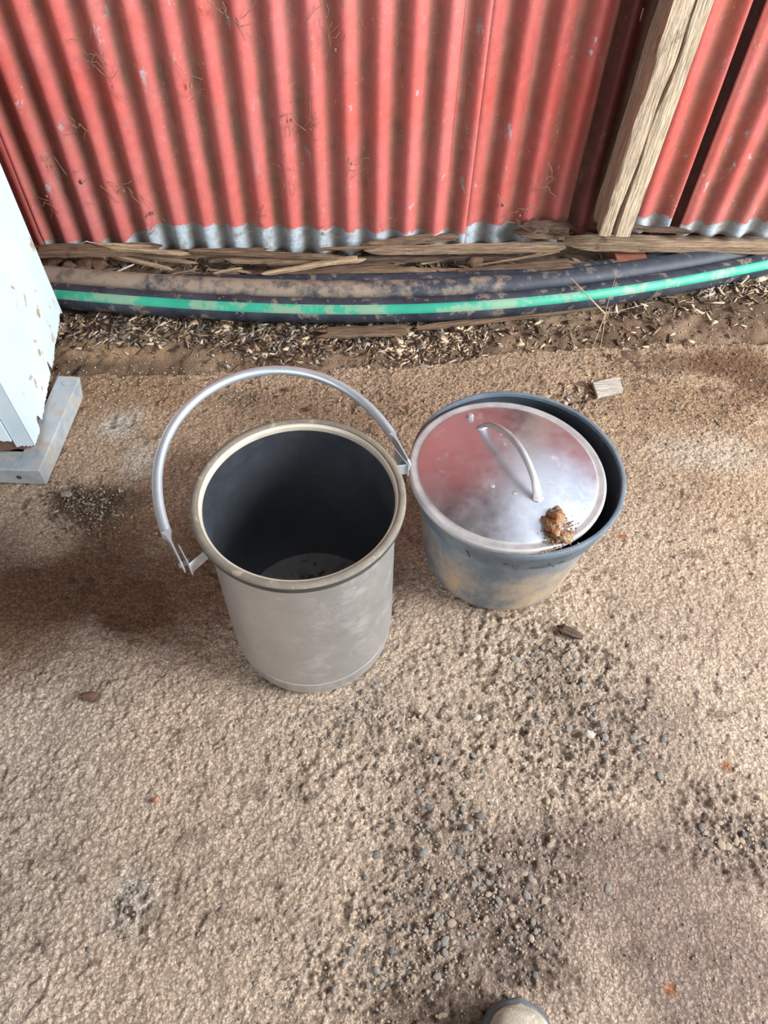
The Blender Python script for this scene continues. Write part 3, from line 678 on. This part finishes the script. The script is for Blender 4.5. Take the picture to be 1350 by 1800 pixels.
# leaf flakes / husks
for i, (x, y, L, rz, lb) in enumerate([(915, 606, .024, .2, 'pale husk on the soil below the pipe, centre right'), (1243, 508, .03, 1.2, 'pinkish dry leaf flake by the pipe at right'), (1255, 571, .02, .5, 'pale seed husk on the soil at far right'),
                                       (1290, 495, .04, .1, 'long tan dry leaf at far right below the pipe'), (1332, 502, .04, .3, 'tan dry leaf at the right edge below the pipe'), (1010, 615, .012, 0, 'tiny white flake at the slab edge')]):
    n = 9; V = []; Fc = []
    for k in range(n):
        u = k/(n-1); w = L*.22*math.sin(math.pi*u)**.7+.0004
        for s_ in (-1, 0, 1): V.append(((u-.5)*L, s_*w, .004*math.sin(math.pi*u)+abs(s_)*.0015))
    for k in range(n-1):
        for q in range(2): Fc.append((k*3+q, k*3+q+1, (k+1)*3+q+1, (k+1)*3+q))
    o = obj('dry_leaf', mesh('dry_leaf', V, Fc, True), mLitter[0]); p = at(x, y); o.location = (p.x, p.y, zat(p.x, p.y)+.007); o.rotation_euler = (.2, -.1, rz)
    md = o.modifiers.new('t', 'SOLIDIFY'); md.thickness = .0006
    tag(o, lb, 'leaf')
# dry straw stalk with thin stems
base = at(1064, 552, .05)
root = empty('dry_stalk', tuple(base), 0, label='dry pale grass stalk with thin stems standing over the striped pipe', cat='grass')
def stem(nm, pts, r0, mat):
    V = [Vector(p)-base for p in pts]; rr = [r0*(1-.5*i/(len(V)-1)) for i in range(len(V))]
    return obj(nm, mesh(nm, *tube(V, rr, 6)), mat, root)
stem('straw', [at(1064, 552, .05), at(1035, 522, .085), at(1004, 489, .10)], .0022, mLitter[0])
stem('stem', [at(1064, 552, .05), at(1072, 520, .09), at(1083, 484, .12)], .0008, mLitter[2])
stem('stem', [at(1064, 552, .05), at(1050, 590, .02), at(1040, 614, .0)], .0010, mLitter[0])
stem('stem', [at(1064, 552, .05), at(1060, 585, .02), at(1055, 612, .0)], .0010, mLitter[0])
stem('stem', [at(1064, 552, .05), at(1095, 545, .055), at(1150, 530, .05)], .0008, mLitter[2])
stem('stem', [at(1060, 550, .05), at(1066, 548, .055), at(1070, 556, .05)], .0016, mLitter[0])

# ---------------------------------------------------------------- metals
def mat_alu(name, a, b, rough=(.28, .5), metal=1.0, scratch=.3, dust=None, dcol=(.30, .25, .19)):
    s = N(name)
    c = s.mix(s.ramp(s.noise(8, 5, rough=.7), [(.35, 0.0), (.68, 1.0)]), a, b)
    sc1 = s.noise(1, 2, vec=s.co('Object', (500, 30, 120)), rough=.8); sc2 = s.noise(1, 2, vec=s.co('Object', (40, 420, 160)), rough=.8)
    scr = s.math('MAXIMUM', s.ramp(sc1, [(.68, 0.0), (.75, 1.0)]), s.ramp(sc2, [(.68, 0.0), (.75, 1.0)]))
    c = s.mix(s.math('MULTIPLY', scr, scratch), c, (.85, .87, .9))
    mt = metal
    if dust:
        df = s.ramp(s.noise(22, 6, rough=.75), [(dust[0], 0.0), (dust[1], dust[2])]); c = s.mix(df, c, dcol)
        mt = s.math('SUBTRACT', metal, df, clamp=True)
    r = s.ramp(s.noise(35, 5, rough=.7), [(.3, rough[0]), (.7, rough[1])])
    b_ = s.bump(s.noise(12, 3), .06, .002); b_ = s.bump(scr, .12, .0003, b_)
    return s.out(c, r, mt, b_, .5)
mBucket = mat_alu('dull_aluminium', (.50, .50, .50), (.56, .56, .56), (.36, .46), .85, 1.0, (.50, .80, .4), (.36, .32, .27))
mBucketIn = mat_alu('shade_darkened_aluminium_inside', (.20, .225, .26), (.27, .30, .34), (.27, .40), .9, .3)  # darker base colour stands in for the darkness the inside reflects
mBucketFloor = mat_simple('dusty_bucket_bottom', (.50, .47, .42), (.30, .28, .25), 14, .7, .2, .3, .001, .4, ((.06, .05, .04), 16, .56, .9))
mLip = mat_alu('worn_lip_metal', (.66, .60, .49), (.52, .46, .37), (.35, .5), .35, .2)
mRubber = mat_simple('dust_covered_rubber', (.21, .18, .14), (.15, .135, .11), 40, .85, 0, .4, .001, .2, ((.40, .33, .25), 55, .58, .6))
mRubberD = mat_simple('dark_rubber', (.035, .034, .033), (.05, .048, .045), 40, .7)
mChrome = mat_alu('galvanised_tube', (.50, .56, .60), (.62, .68, .72), (.30, .42), .7, .1)
mLid = mat_alu('scratched_aluminium_lid', (.58, .60, .66), (.72, .74, .80), (.26, .42), 1.0, .5, (.60, .72, .5), (.40, .37, .36))
mLidRim = mat_alu('chalky_aluminium_rim', (.38, .37, .37), (.52, .51, .50), (.42, .6), .75, .3, (.42, .66, .6), (.34, .31, .29))
mSteel = mat_alu('galvanised_steel_angle', (.33, .38, .41), (.46, .51, .54), (.45, .65), .4, .05, (.45, .62, .7), (.33, .25, .16))

# ---------------------------------------------------------------- steel bucket
BC = Vector((-.123, .627, 0)); HB = .385
b1 = empty('steel_bucket', tuple(BC), 0, label='tall open dull aluminium bucket with its tube handle swung back, left one', cat='bucket')
o = obj('body', mesh('body', *lathe([(.126, .0), (.134, .0015), (.1385, .004), (.1398, .009), (.1388, .012), (.1412, .017), (.1425, .044), (.1416, .0452), (.1416, .0462), (.1430, .0475), (.1415, .20), (.1400, .366)], 128)), mBucket, b1); shade(o, 35)
o = obj('inner_wall', mesh('inner_wall', *lathe([(.1385, .374), (.1385, .20), (.138, .05), (.1372, .0295)], 128)), mBucketIn, b1); shade(o, 50); tag(o, 'inside wall, shade put into its darker grey')
V, Fc = lathe([(.1375, .029), (.09, .0295), (.04, .030), (.0008, .030)], 96); o = obj('bottom_plate', mesh('bottom_plate', V, Fc), mBucketFloor, b1); tag(o, 'pale dusty bottom with dark scrapes')
o = obj('lip', mesh('lip', *lathe([(.1385, .372), (.1388, .379), (.1402, .3835), (.1425, .385), (.1445, .384), (.1450, .380), (.1400, .366)], 128)), mLip, b1); shade(o, 60); tag(o, 'shiny cream metal lip')
o = obj('rim_top', mesh('rim_top', *lathe([(.1440, .384), (.1442, .3862), (.1465, .3874), (.151, .3868), (.1538, .3850), (.1545, .3830)], 128)), mRubber, b1); shade(o, 50); tag(o, 'dusty grey-brown gasket ring')
o = obj('rim_edge', mesh('rim_edge', *lathe([(.1545, .3830), (.1542, .3740), (.1525, .3700), (.1405, .3690)], 128)), mRubberD, b1); shade(o, 50); tag(o, 'black underside of the gasket ring')
# handle (bail)
u_ = Vector((.83993579, .54268579, 0)); w_ = Vector((-.53286804, .82474048, .18935364)); Mh = Vector((-.121, .6195, .36)); ln = .36667
n = 60; path = []; fl = []
for i in range(n+1):
    ph = math.pi*i/n
    path.append(Mh + u_*(-math.cos(ph)*ln/2 - .015*math.sin(2*ph) + .013*math.sin(ph)) + w_*(.258*math.sin(ph)) - BC)
V, Fc = tube(path[4:n-3], .0076, 14); o = obj('handle', mesh('handle', V, Fc), mChrome, b1); shade(o, 60); tag(o, 'bright bent tube handle')
def flat_end(pA, pB, pC, bucket_side):
    """flattened tube end: strip from pA (tube) via pB to pC (hinge)"""
    d = (pC-pA).normalized(); side = u_.cross(d).normalized(); th = u_*.0010
    P = [(pA, .0082, .0074), (pA+(pB-pA)*.35, .0085, .0030), (pB, .0095, .0011), (pC, .0100, .0011), (pC+d*.010, .0070, .0011)]
    V = []; Fc = []
    for c, w, t in P:
        tt = u_*t
        V += [c-side*w-tt, c+side*w-tt, c+side*w+tt, c-side*w+tt]
    for i in range(len(P)-1):
        for q in range(4): Fc.append((i*4+q, i*4+(q+1) % 4, (i+1)*4+(q+1) % 4, (i+1)*4+q))
    Fc += [(3, 2, 1, 0), tuple((len(P)-1)*4+q for q in range(4))]
    return np.array([tuple(v) for v in V]), Fc
for nm, e_, a_ in (('left', 0, 4), ('right', n, n-4)):
    A_ = path[a_]; E_ = path[e_]
    s_ = -1 if e_ == 0 else 1
    V, Fc = flat_end(A_, A_+(E_-A_)*.4, E_, s_); o = obj('handle_end', mesh('handle_end', V, Fc), mChrome, b1)
    # L bracket: plate on hinge + arm back to the bucket wall
    rad = Vector((E_.x, E_.y, 0)).normalized(); tn = Vector((-rad.y, rad.x, 0)); hp = E_ - u_*s_*.0075
    inner = rad*.1405
    def plate(c, a, b, t, ha, hb):
        V = []
        for k in (-1, 1):
            for q in (-1, 1):
                for r_ in (-1, 1): V.append(c+a*ha*k+b*hb*q+t*.0008*r_)
        return np.array([tuple(v) for v in V]), [(0, 1, 3, 2), (4, 6, 7, 5), (0, 4, 5, 1), (2, 3, 7, 6), (0, 2, 6, 4), (1, 5, 7, 3)]
    upz = Vector((0, 0, 1)); alongp = Vector((-u_.y, u_.x, 0))
    p1 = plate(hp+alongp*.004, alongp, upz, u_, .020, .012)
    cnt = (hp-alongp*.012+inner+Vector((0, 0, hp.z)) - Vector((0, 0, 0)))*.5; cnt.z = hp.z
    a2 = (hp-alongp*.012) - Vector((inner.x, inner.y, hp.z)); L2 = a2.length; a2n = a2.normalized()
    p2 = plate(cnt, a2n, upz, upz.cross(a2n), L2/2, .011)
    o = obj('bracket', mesh('bracket', *join(p1, p2)), mSteel, b1); md = o.modifiers.new('b', 'BEVEL'); md.width = .0005
    V, Fc = tube([hp-u_*s_*.004, E_+u_*s_*.004], .0038, 12); o = obj('rivet', mesh('rivet', V, Fc), mSteel, b1)

# ---------------------------------------------------------------- black tub
TC = Vector((.227, .804, 0)); HT = .261
def mat_tub():
    s = N('scuffed_black_plastic')
    c = s.mix(s.ramp(s.noise(14, 5, rough=.7), [(.35, 0.0), (.65, 1.0)]), (.085, .115, .150), (.16, .19, .215))
    sep = s.n.new('ShaderNodeSeparateXYZ'); s.l.new(s.co(), sep.inputs[0])
    zf = s.ramp(sep.outputs[2], [(.0, .75), (.13, .55), (.185, .12), (.22, .0)])
    st = s.noise(1, 4, vec=s.co('Object', (60, 60, 9)), rough=.75)
    df = s.math('MULTIPLY', s.ramp(s.math('ADD', s.noise(7, 4, rough=.6), s.math('MULTIPLY', st, .35)), [(.58, .1), (.80, 1.0)]), zf)
    c = s.mix(df, c, (.50, .34, .17))
    sc1 = s.noise(1, 2, vec=s.co('Object', (300, 300, 14)), rough=.8); c = s.mix(s.ramp(sc1, [(.64, 0.0), (.70, .6)]), c, (.04, .055, .075))
    sc2 = s.noise(1, 2, vec=s.co('Object', (24, 24, 330)), rough=.8, dist=1.5); c = s.mix(s.ramp(sc2, [(.67, 0.0), (.72, .5)]), c, (.05, .065, .085))
    b_ = s.bump(s.noise(90, 4), .3, .001)
    return s.out(c, .6, 0, b_, .4)
mTub = mat_tub(); mTubIn = mat_simple('black_plastic_inside', (.035, .045, .06), (.055, .07, .09), 12, .5, 0, .2, .001, .4, ((.12, .14, .16), 30, .62, .5))
b2 = empty('plastic_tub', tuple(TC), 0, label='squat scuffed black plastic tub holding a tilted metal lid, right one', cat='tub')
o = obj('body', mesh('body', *lathe([(.0005, .0), (.130, .0), (.1385, .003), (.1435, .012), (.1475, .03), (.168, .196), (.1690, .204)], 128)), mTub, b2); shade(o, 40)
# collar with a ragged hem
V, Fc = lathe([(.1690, .204), (.1725, .2025), (.1748, .205), (.1790, .240), (.1815, .2425), (.1838, .245), (.1860, .2555), (.1852, .2605), (.1825, .262), (.1785, .2605), (.1770, .255)], 160)
o = obj('collar', mesh('collar', V, Fc), mTub, b2); shade(o, 50); tag(o, 'raised blue-grey collar band')
o = obj('inner_wall', mesh('inner_wall', *lathe([(.1770, .255), (.1745, .225), (.1655, .19), (.142, .012), (.0005, .006)], 128)), mTubIn, b2); shade(o, 40)
# mould nicks on the collar
for i, (az, dz, L) in enumerate([(-1.75, .222, .010), (-1.66, .217, .008), (-1.50, .213, .026), (-1.32, .219, .010), (-1.22, .216, .012), (-2.1, .222, .008)]):
    rr = .1770+(dz-.205)*.12
    pts = [Vector((rr*math.cos(az+t), rr*math.sin(az+t), dz+(.003 if i % 2 else 0)*math.sin(k)-(.006*k/6 if i % 2 else 0))) for k, t in enumerate(np.linspace(0, L/rr, 7))]
    obj('nick', mesh('nick', *tube(pts, .0010, 6)), mRubberD, b2)

# ---------------------------------------------------------------- lid
LN = Vector((.0176, .0181, 1)).normalized(); LC = Vector((.2068, .7856, .2665))
lid = empty('metal_lid', tuple(LC), 0, label='domed scratched aluminium lid with arched handle resting on the black tub', cat='lid')
lid.rotation_mode = 'QUATERNION'; lid.rotation_quaternion = Vector((0, 0, 1)).rotation_difference(LN)
def domez(r): return .0055 + .026*(1-(r/.150)**2) if r < .150 else .0055
prof = [(.1665, -.006), (.1675, -.004), (.1678, .000), (.1672, .0035), (.1650, .0052), (.1620, .0050), (.1560, .0040), (.1530, .0040), (.1510, .0052)]
o = obj('lid_rim', mesh('lid_rim', *lathe(prof, 160)), mLidRim, lid); shade(o, 60); tag(o, 'chalky flat rim of the lid')
prof = [(.1512, .0050)] + [(r, domez(r)) for r in np.linspace(.149, .0006, 26)]
o = obj('lid_dome', mesh('lid_dome', *lathe(prof, 160)), mLid, lid); shade(o, 60)
def onlid(x, y, zoff=0):
    p = at(x, y, .287)-LC; 
    for _ in range(4):
        r = math.hypot(p.x, p.y); p = at(x, y, LC.z+domez(r)-.0177*p.x-.018*p.y)-LC
    return Vector((p.x, p.y, domez(math.hypot(p.x, p.y))+zoff))
a_ = onlid(846, 752, .001); b_ = onlid(944, 876, .001)
path = []; fl = []
for i in range(29):
    t = i/28; s_ = math.sin(math.pi*t)
    path.append(a_.lerp(b_, t) + Vector((0, 0, 1))*(.046*s_**.62)+Vector((.004, 0, 0))*s_)
for i in range(29):
    e_ = min(i, 28-i); fl.append((.0052, .0060) if e_ > 2 else ((.0042, .0075) if e_ else (.0025, .0085)))
V, Fc = tube(path, .006, 14, fl); o = obj('lid_handle', mesh('lid_handle', V, Fc), mLidRim, lid); shade(o, 60); tag(o, 'dull grey arched tube handle')
# weld blobs
for p in (a_, b_):
    o = lump('weld', p, .010, .007, .0028, mLidRim, 3, 2, .3, lid)
nt = onlid(826, 734, 0)
V, Fc = join(lathe([(.0075, 0), (.0075, .0015), (.0058, .0017)], 20), lathe([(.0055, .0015), (.0055, .0068), (.004, .0078), (.0005, .008)], 6)); o = obj('bolt', mesh('bolt', V, Fc), mLidRim, lid, nt); tag(o, 'small hex bolt')
# faint rivet dimples on the dome
for x, y in ((865, 854), (904, 866)):
    obj('dimple', mesh('dimple', *lathe([(.0045, .0002), (.004, .0010), (.0005, .0013)], 16)), mLidRim, lid, onlid(x, y, -.0003))

# dirt clump on the lid
dc = onlid(973, 917, 0); dr = lid.rotation_quaternion @ dc + LC
s = N('red_brown_clod'); c = s.mix(s.ramp(s.noise(70, 4), [(.4, 0.0), (.6, 1.0)]), (.34, .13, .045), (.36, .27, .18)); c = s.mix(s.ramp(s.noise(260, 4), [(.5, 0.0), (.62, .8)]), c, (.07, .045, .03))
mLidDirt = s.out(c, .95, 0, s.bump(s.noise(260, 4), 1, .004), .1)
root = empty('dirt_clump', tuple(dr), 0, label='crumbly orange-brown dirt clump stuck on the metal lid near its rim', cat='dirt')
o = lump('clod', (0, 0, .004), .019, .025, .013, mLidDirt, 21, 4, .9, root); 
o = lump('clod', (.009, -.027, .000), .016, .012, .007, mLidDirt, 24, 4, .8, root)
place = []
for k in range(330):
    a = rl.uniform(0, 6.28); r = abs(rl.normal(.023, .008)); s_ = rl.uniform(.001, .0042)
    place.append((int(rl.integers(6)), rotm(a, a, 0)*s_, np.array([r*math.cos(a)*.9+.004, r*math.sin(a)*1.15-.008, -.0005 - .0025*max(0, r-.01)/.02]), 0))
for k in range(50):
    t = rl.uniform(-1, 1); s_ = rl.uniform(.001, .003)
    place.append((int(rl.integers(6)), rotm(0, 0, 0)*s_, np.array([-.012+t*.014, -.043-.012*(.5-t*.5)+rl.normal(0, .002), -.0095]), 0))
ob = inst_mesh('crumbs', pebs, 1, place, [mLidDirt]); ob.parent = root

# ---------------------------------------------------------------- galvanised frame, white cabinet
fz_ = .046
fr = empty('floor_stand', (-.718, .934, 0), 0, label='galvanised steel angle stand on the floor under the white cabinet', cat='stand')
def extr(poly, p0, p1):   # poly in (across, z); sweep p0->p1 with miter-free ends
    d = (p1-p0).normalized(); sd = Vector((0, 0, 1)).cross(d)
    V = [p+sd*a+Vector((0, 0, z)) for p in (p0, p1) for a, z in poly]; k = len(poly)
    Fc = [(q, (q+1) % k, k+(q+1) % k, k+q) for q in range(k)] + [tuple(range(k))[::-1], tuple(k+q for q in range(k))]
    return np.array([tuple(v) for v in V]), Fc
ang = [(0, 0), (0, fz_), (.052, fz_), (.052, fz_-.0045), (.0045, fz_-.0045), (.0045, 0)]
V, Fc = extr(ang, Vector((0, 0, 0)), Vector((.004, .285, 0))); 
V = V.copy()
far = V[:, 1] > .2; low = V[:, 2] < .002
V[far & (V[:, 0] > -.01) & ~low, 1] -= .0; V[far & low, 1] -= .022
o = obj('side_angle', mesh('side_angle', V, Fc), mSteel, fr); md = o.modifiers.new('b', 'BEVEL'); md.width = .003; md.segments = 2
ang2 = [(0, 0), (0, fz_-.0005), (-.052, fz_-.0005), (-.052, fz_-.005), (-.0045, fz_-.005), (-.0045, 0)]
V, Fc = extr(ang2, Vector((-.0005, 0, 0)), Vector((-.62, -.0, 0)))
o = obj('front_angle', mesh('front_angle', V, Fc), mSteel, fr); md = o.modifiers.new('b', 'BEVEL'); md.width = .003; md.segments = 2
for (x, y, z, ax) in ((-.051, -.0012, .022, 'Y'), (-.022, .262, fz_+.0003, 'Z')):
    V, Fc = tube([(0, 0, 0), (0, .0012, 0) if ax == 'Y' else (0, 0, .0012)], .0052 if ax == 'Y' else .008, 14)
    obj('bolt_hole', mesh('bolt_hole', V, Fc), mRubberD if ax == 'Y' else mSteel, fr, (x, y, z))
def mat_white():
    s = N('chipped_white_enamel')
    c = s.mix(s.ramp(s.noise(5, 3), [(.35, 0.0), (.65, 1.0)]), (.53, .65, .70), (.60, .70, .74))
    f = s.ramp(s.noise(24, 7, vec=s.co('Object', (1, 1.0, .8)), rough=.7), [(.60, 0.0), (.62, 1.0)]); z_ = s.ramp(s.noise(6, 2), [(.50, 0.0), (.58, 1.0)])
    c = s.mix(s.math('MULTIPLY', f, z_), c, (.42, .29, .18))
    c = s.mix(s.ramp(s.voro(45), [(.035, .8), (.055, 0.0)]), c, (.15, .11, .08))
    return s.out(c, .5, 0, s.bump(f, .4, -.0008), .4)
mWhite = mat_white(); mRust = mat_simple('brown_primer_rust', (.17, .095, .08), (.10, .05, .035), 25, .85, 0, .5, .002, .2)
FR = Vector((-.737, .986, 0)); dirS = (Vector((-.817, 1.433, 0))-FR).normalized(); Ls = .46
dirF = Vector((-dirS.y, dirS.x, 0))              # leftwards along the front
cb = empty('white_cabinet', tuple(FR), 0, label='white enamelled metal cabinet with rusted torn lower edge at left', cat='cabinet')
HTOP = .62
def jag_panel(p0, d, L, thick_dir, z0f, n=90, seed=1, th=.0012, ztop=HTOP):
    V = []; Fc = []
    r = np.random.default_rng(seed)
    for i in range(n+1):
        u = L*i/n; zb = z0f(u)+(r.random()-.5)*.005
        for z in (zb, ztop):
            for t in (0, th): 
                p = p0+d*u+thick_dir*t; V.append((p.x, p.y, z))
    for i in range(n):
        a = i*4; b = (i+1)*4
        Fc += [(a, b, b+2, a+2), (a+1, a+3, b+3, b+1), (a, a+1, b+1, b), (a+2, b+2, b+3, a+3)]
    Fc += [(0, 2, 3, 1), (n*4, n*4+1, n*4+3, n*4+2)]
    return np.array(V), Fc
inw = dirF
def zside(u):
    v = .060 + .012*float(fbm(np.array([u*14]), np.array([0.]), 3, 6)[0]-.5)*2
    if .055 < u < .085: v += .028*math.sin((u-.055)/.03*math.pi)
    if .235 < u < .255: v += .03*math.sin((u-.235)/.02*math.pi)
    return v
o = obj('side_panel', mesh('side_panel', *jag_panel(Vector((0, 0, 0)), dirS, Ls, inw, zside, 120, 4)), mWhite, cb); tag(o, 'white enamelled side with torn bottom edge')
def zfl(u): return .066
o = obj('front_flange', mesh('front_flange', *jag_panel(Vector((0, 0, 0)), dirF, .036, dirS, zfl, 20, 5)), mat_simple('greyish_enamel', (.42, .51, .56), (.50, .58, .62), 6, .5), cb); tag(o, 'greyish narrow corner flange')
def zdr(u): return .085+.010*math.sin(u*40)
o = obj('door', mesh('door', *jag_panel(dirF*.038-dirS*.004, dirF, .50, dirS, zdr, 120, 7, .012)), mWhite, cb); tag(o, 'white door skin torn along its bottom')
V1 = jag_panel(dirF*.012+dirS*.006, dirF, .52, dirS, lambda u: .052, 60, 8, .002, .11)
V2 = jag_panel(dirS*.004+inw*.003, dirS, Ls-.01, inw, lambda u: .056+.006*math.sin(u*30), 60, 9, .002, .12)
o = obj('inner_skirt', mesh('inner_skirt', *join(V1, V2)), mRust, cb); tag(o, 'rusty brown exposed skirt')
def quadbox(z0, z1):
    P = [Vector((0, 0, 0))+inw*.002+dirS*.002, dirF*.54+dirS*.002, dirF*.54+dirS*Ls, dirS*Ls+inw*.002]
    V = [(p.x, p.y, z) for z in (z0, z1) for p in P]; return np.array(V), [(3, 2, 1, 0), (4, 5, 6, 7), (0, 1, 5, 4), (1, 2, 6, 5), (2, 3, 7, 6), (3, 0, 4, 7)]
o = obj('top_panel', mesh('top_panel', *quadbox(HTOP-.02, HTOP+.004)), mWhite, cb)
P = dirF*.54; o = obj('far_side_panel', mesh('far_side_panel', *jag_panel(P, dirS, Ls, -inw, lambda u: .05, 20, 9)), mWhite, cb)
o = obj('back_panel', mesh('back_panel', *jag_panel(dirS*Ls, dirF, .54, -dirS, lambda u: .05, 20, 10)), mWhite, cb)

# ---------------------------------------------------------------- boot at the bottom edge
mLeather = mat_simple('dusty_tan_boot_leather', (.42, .37, .30), (.30, .26, .20), 45, .8, 0, .6, .0015, .25, ((.52, .47, .38), 60, .55, .7))
mRand = mat_simple('dark_grey_boot_rand', (.055, .06, .068), (.10, .105, .11), 30, .5, 0, .2, .0006, .4, ((.25, .21, .17), 30, .6, .6))
toe = at(911, 1764, .012)
bt = empty('boot', (toe.x, toe.y, 0), math.radians(-6), label='toe of a dusty tan leather work boot at the bottom edge', cat='boot')
def outline(u):     # half width at distance u behind the toe (length .29)
    return float(np.interp(u, [0, .006, .016, .035, .06, .09, .14, .19, .25, .28, .29], [.0, .021, .034, .0445, .050, .0515, .044, .037, .037, .028, .0]))
def foot(off, z0, z1, zf=None, n=40, m=24):
    V = []; Fc = []
    us = np.concatenate([.02*(1-np.cos(np.linspace(0, math.pi/2, 12))), np.linspace(.025, .28, 24), .28+.01*np.sin(np.linspace(.2, math.pi/2, 5))])
    for u in us:
        w = outline(u)+off*(1 if 0 < u < .29 else 0); top = zf(u) if zf else z1
        for k in range(m):
            a = 2*math.pi*k/m; cx_, cz = math.cos(a), math.sin(a)
            sx_ = math.copysign(abs(cx_)**.6, cx_); sz__ = math.copysign(abs(cz)**(.75 if cz > 0 else .3), cz)
            zc = z0+(top-z0)*(.25); z = zc + (sz__*(top-zc) if sz__ > 0 else sz__*(zc-z0))
            V.append((w*sx_, -u+off, z))
    k_ = len(us)
    for i in range(k_-1):
        for q in range(m): r_ = (q+1) % m; Fc.append((i*m+q, (i+1)*m+q, (i+1)*m+r_, i*m+r_))
    Fc.append(tuple(range(m))[::-1]); Fc.append(tuple((k_-1)*m+q for q in range(m)))
    return np.array(V), Fc
o = obj('sole', mesh('sole', *foot(.006, .0, .030)), mRand, bt); shade(o, 50); tag(o, 'dark grey rubber rand')
def vz(u): return float(np.interp(u, [0, .01, .03, .06, .10, .15, .20, .29], [.030, .050, .064, .070, .078, .100, .120, .12]))
o = obj('upper', mesh('upper', *foot(.0, .022, .06, vz)), mLeather, bt); shade(o, 60)
V, Fc = lathe([(.036, .06), (.040, .12), (.043, .20), (.045, .22), (.040, .222), (.036, .12)], 24); V = V*np.array([1, 1.25, 1])+np.array([0, -.235, 0]); o = obj('shaft', mesh('shaft', V, Fc), mLeather, bt); shade(o, 60)
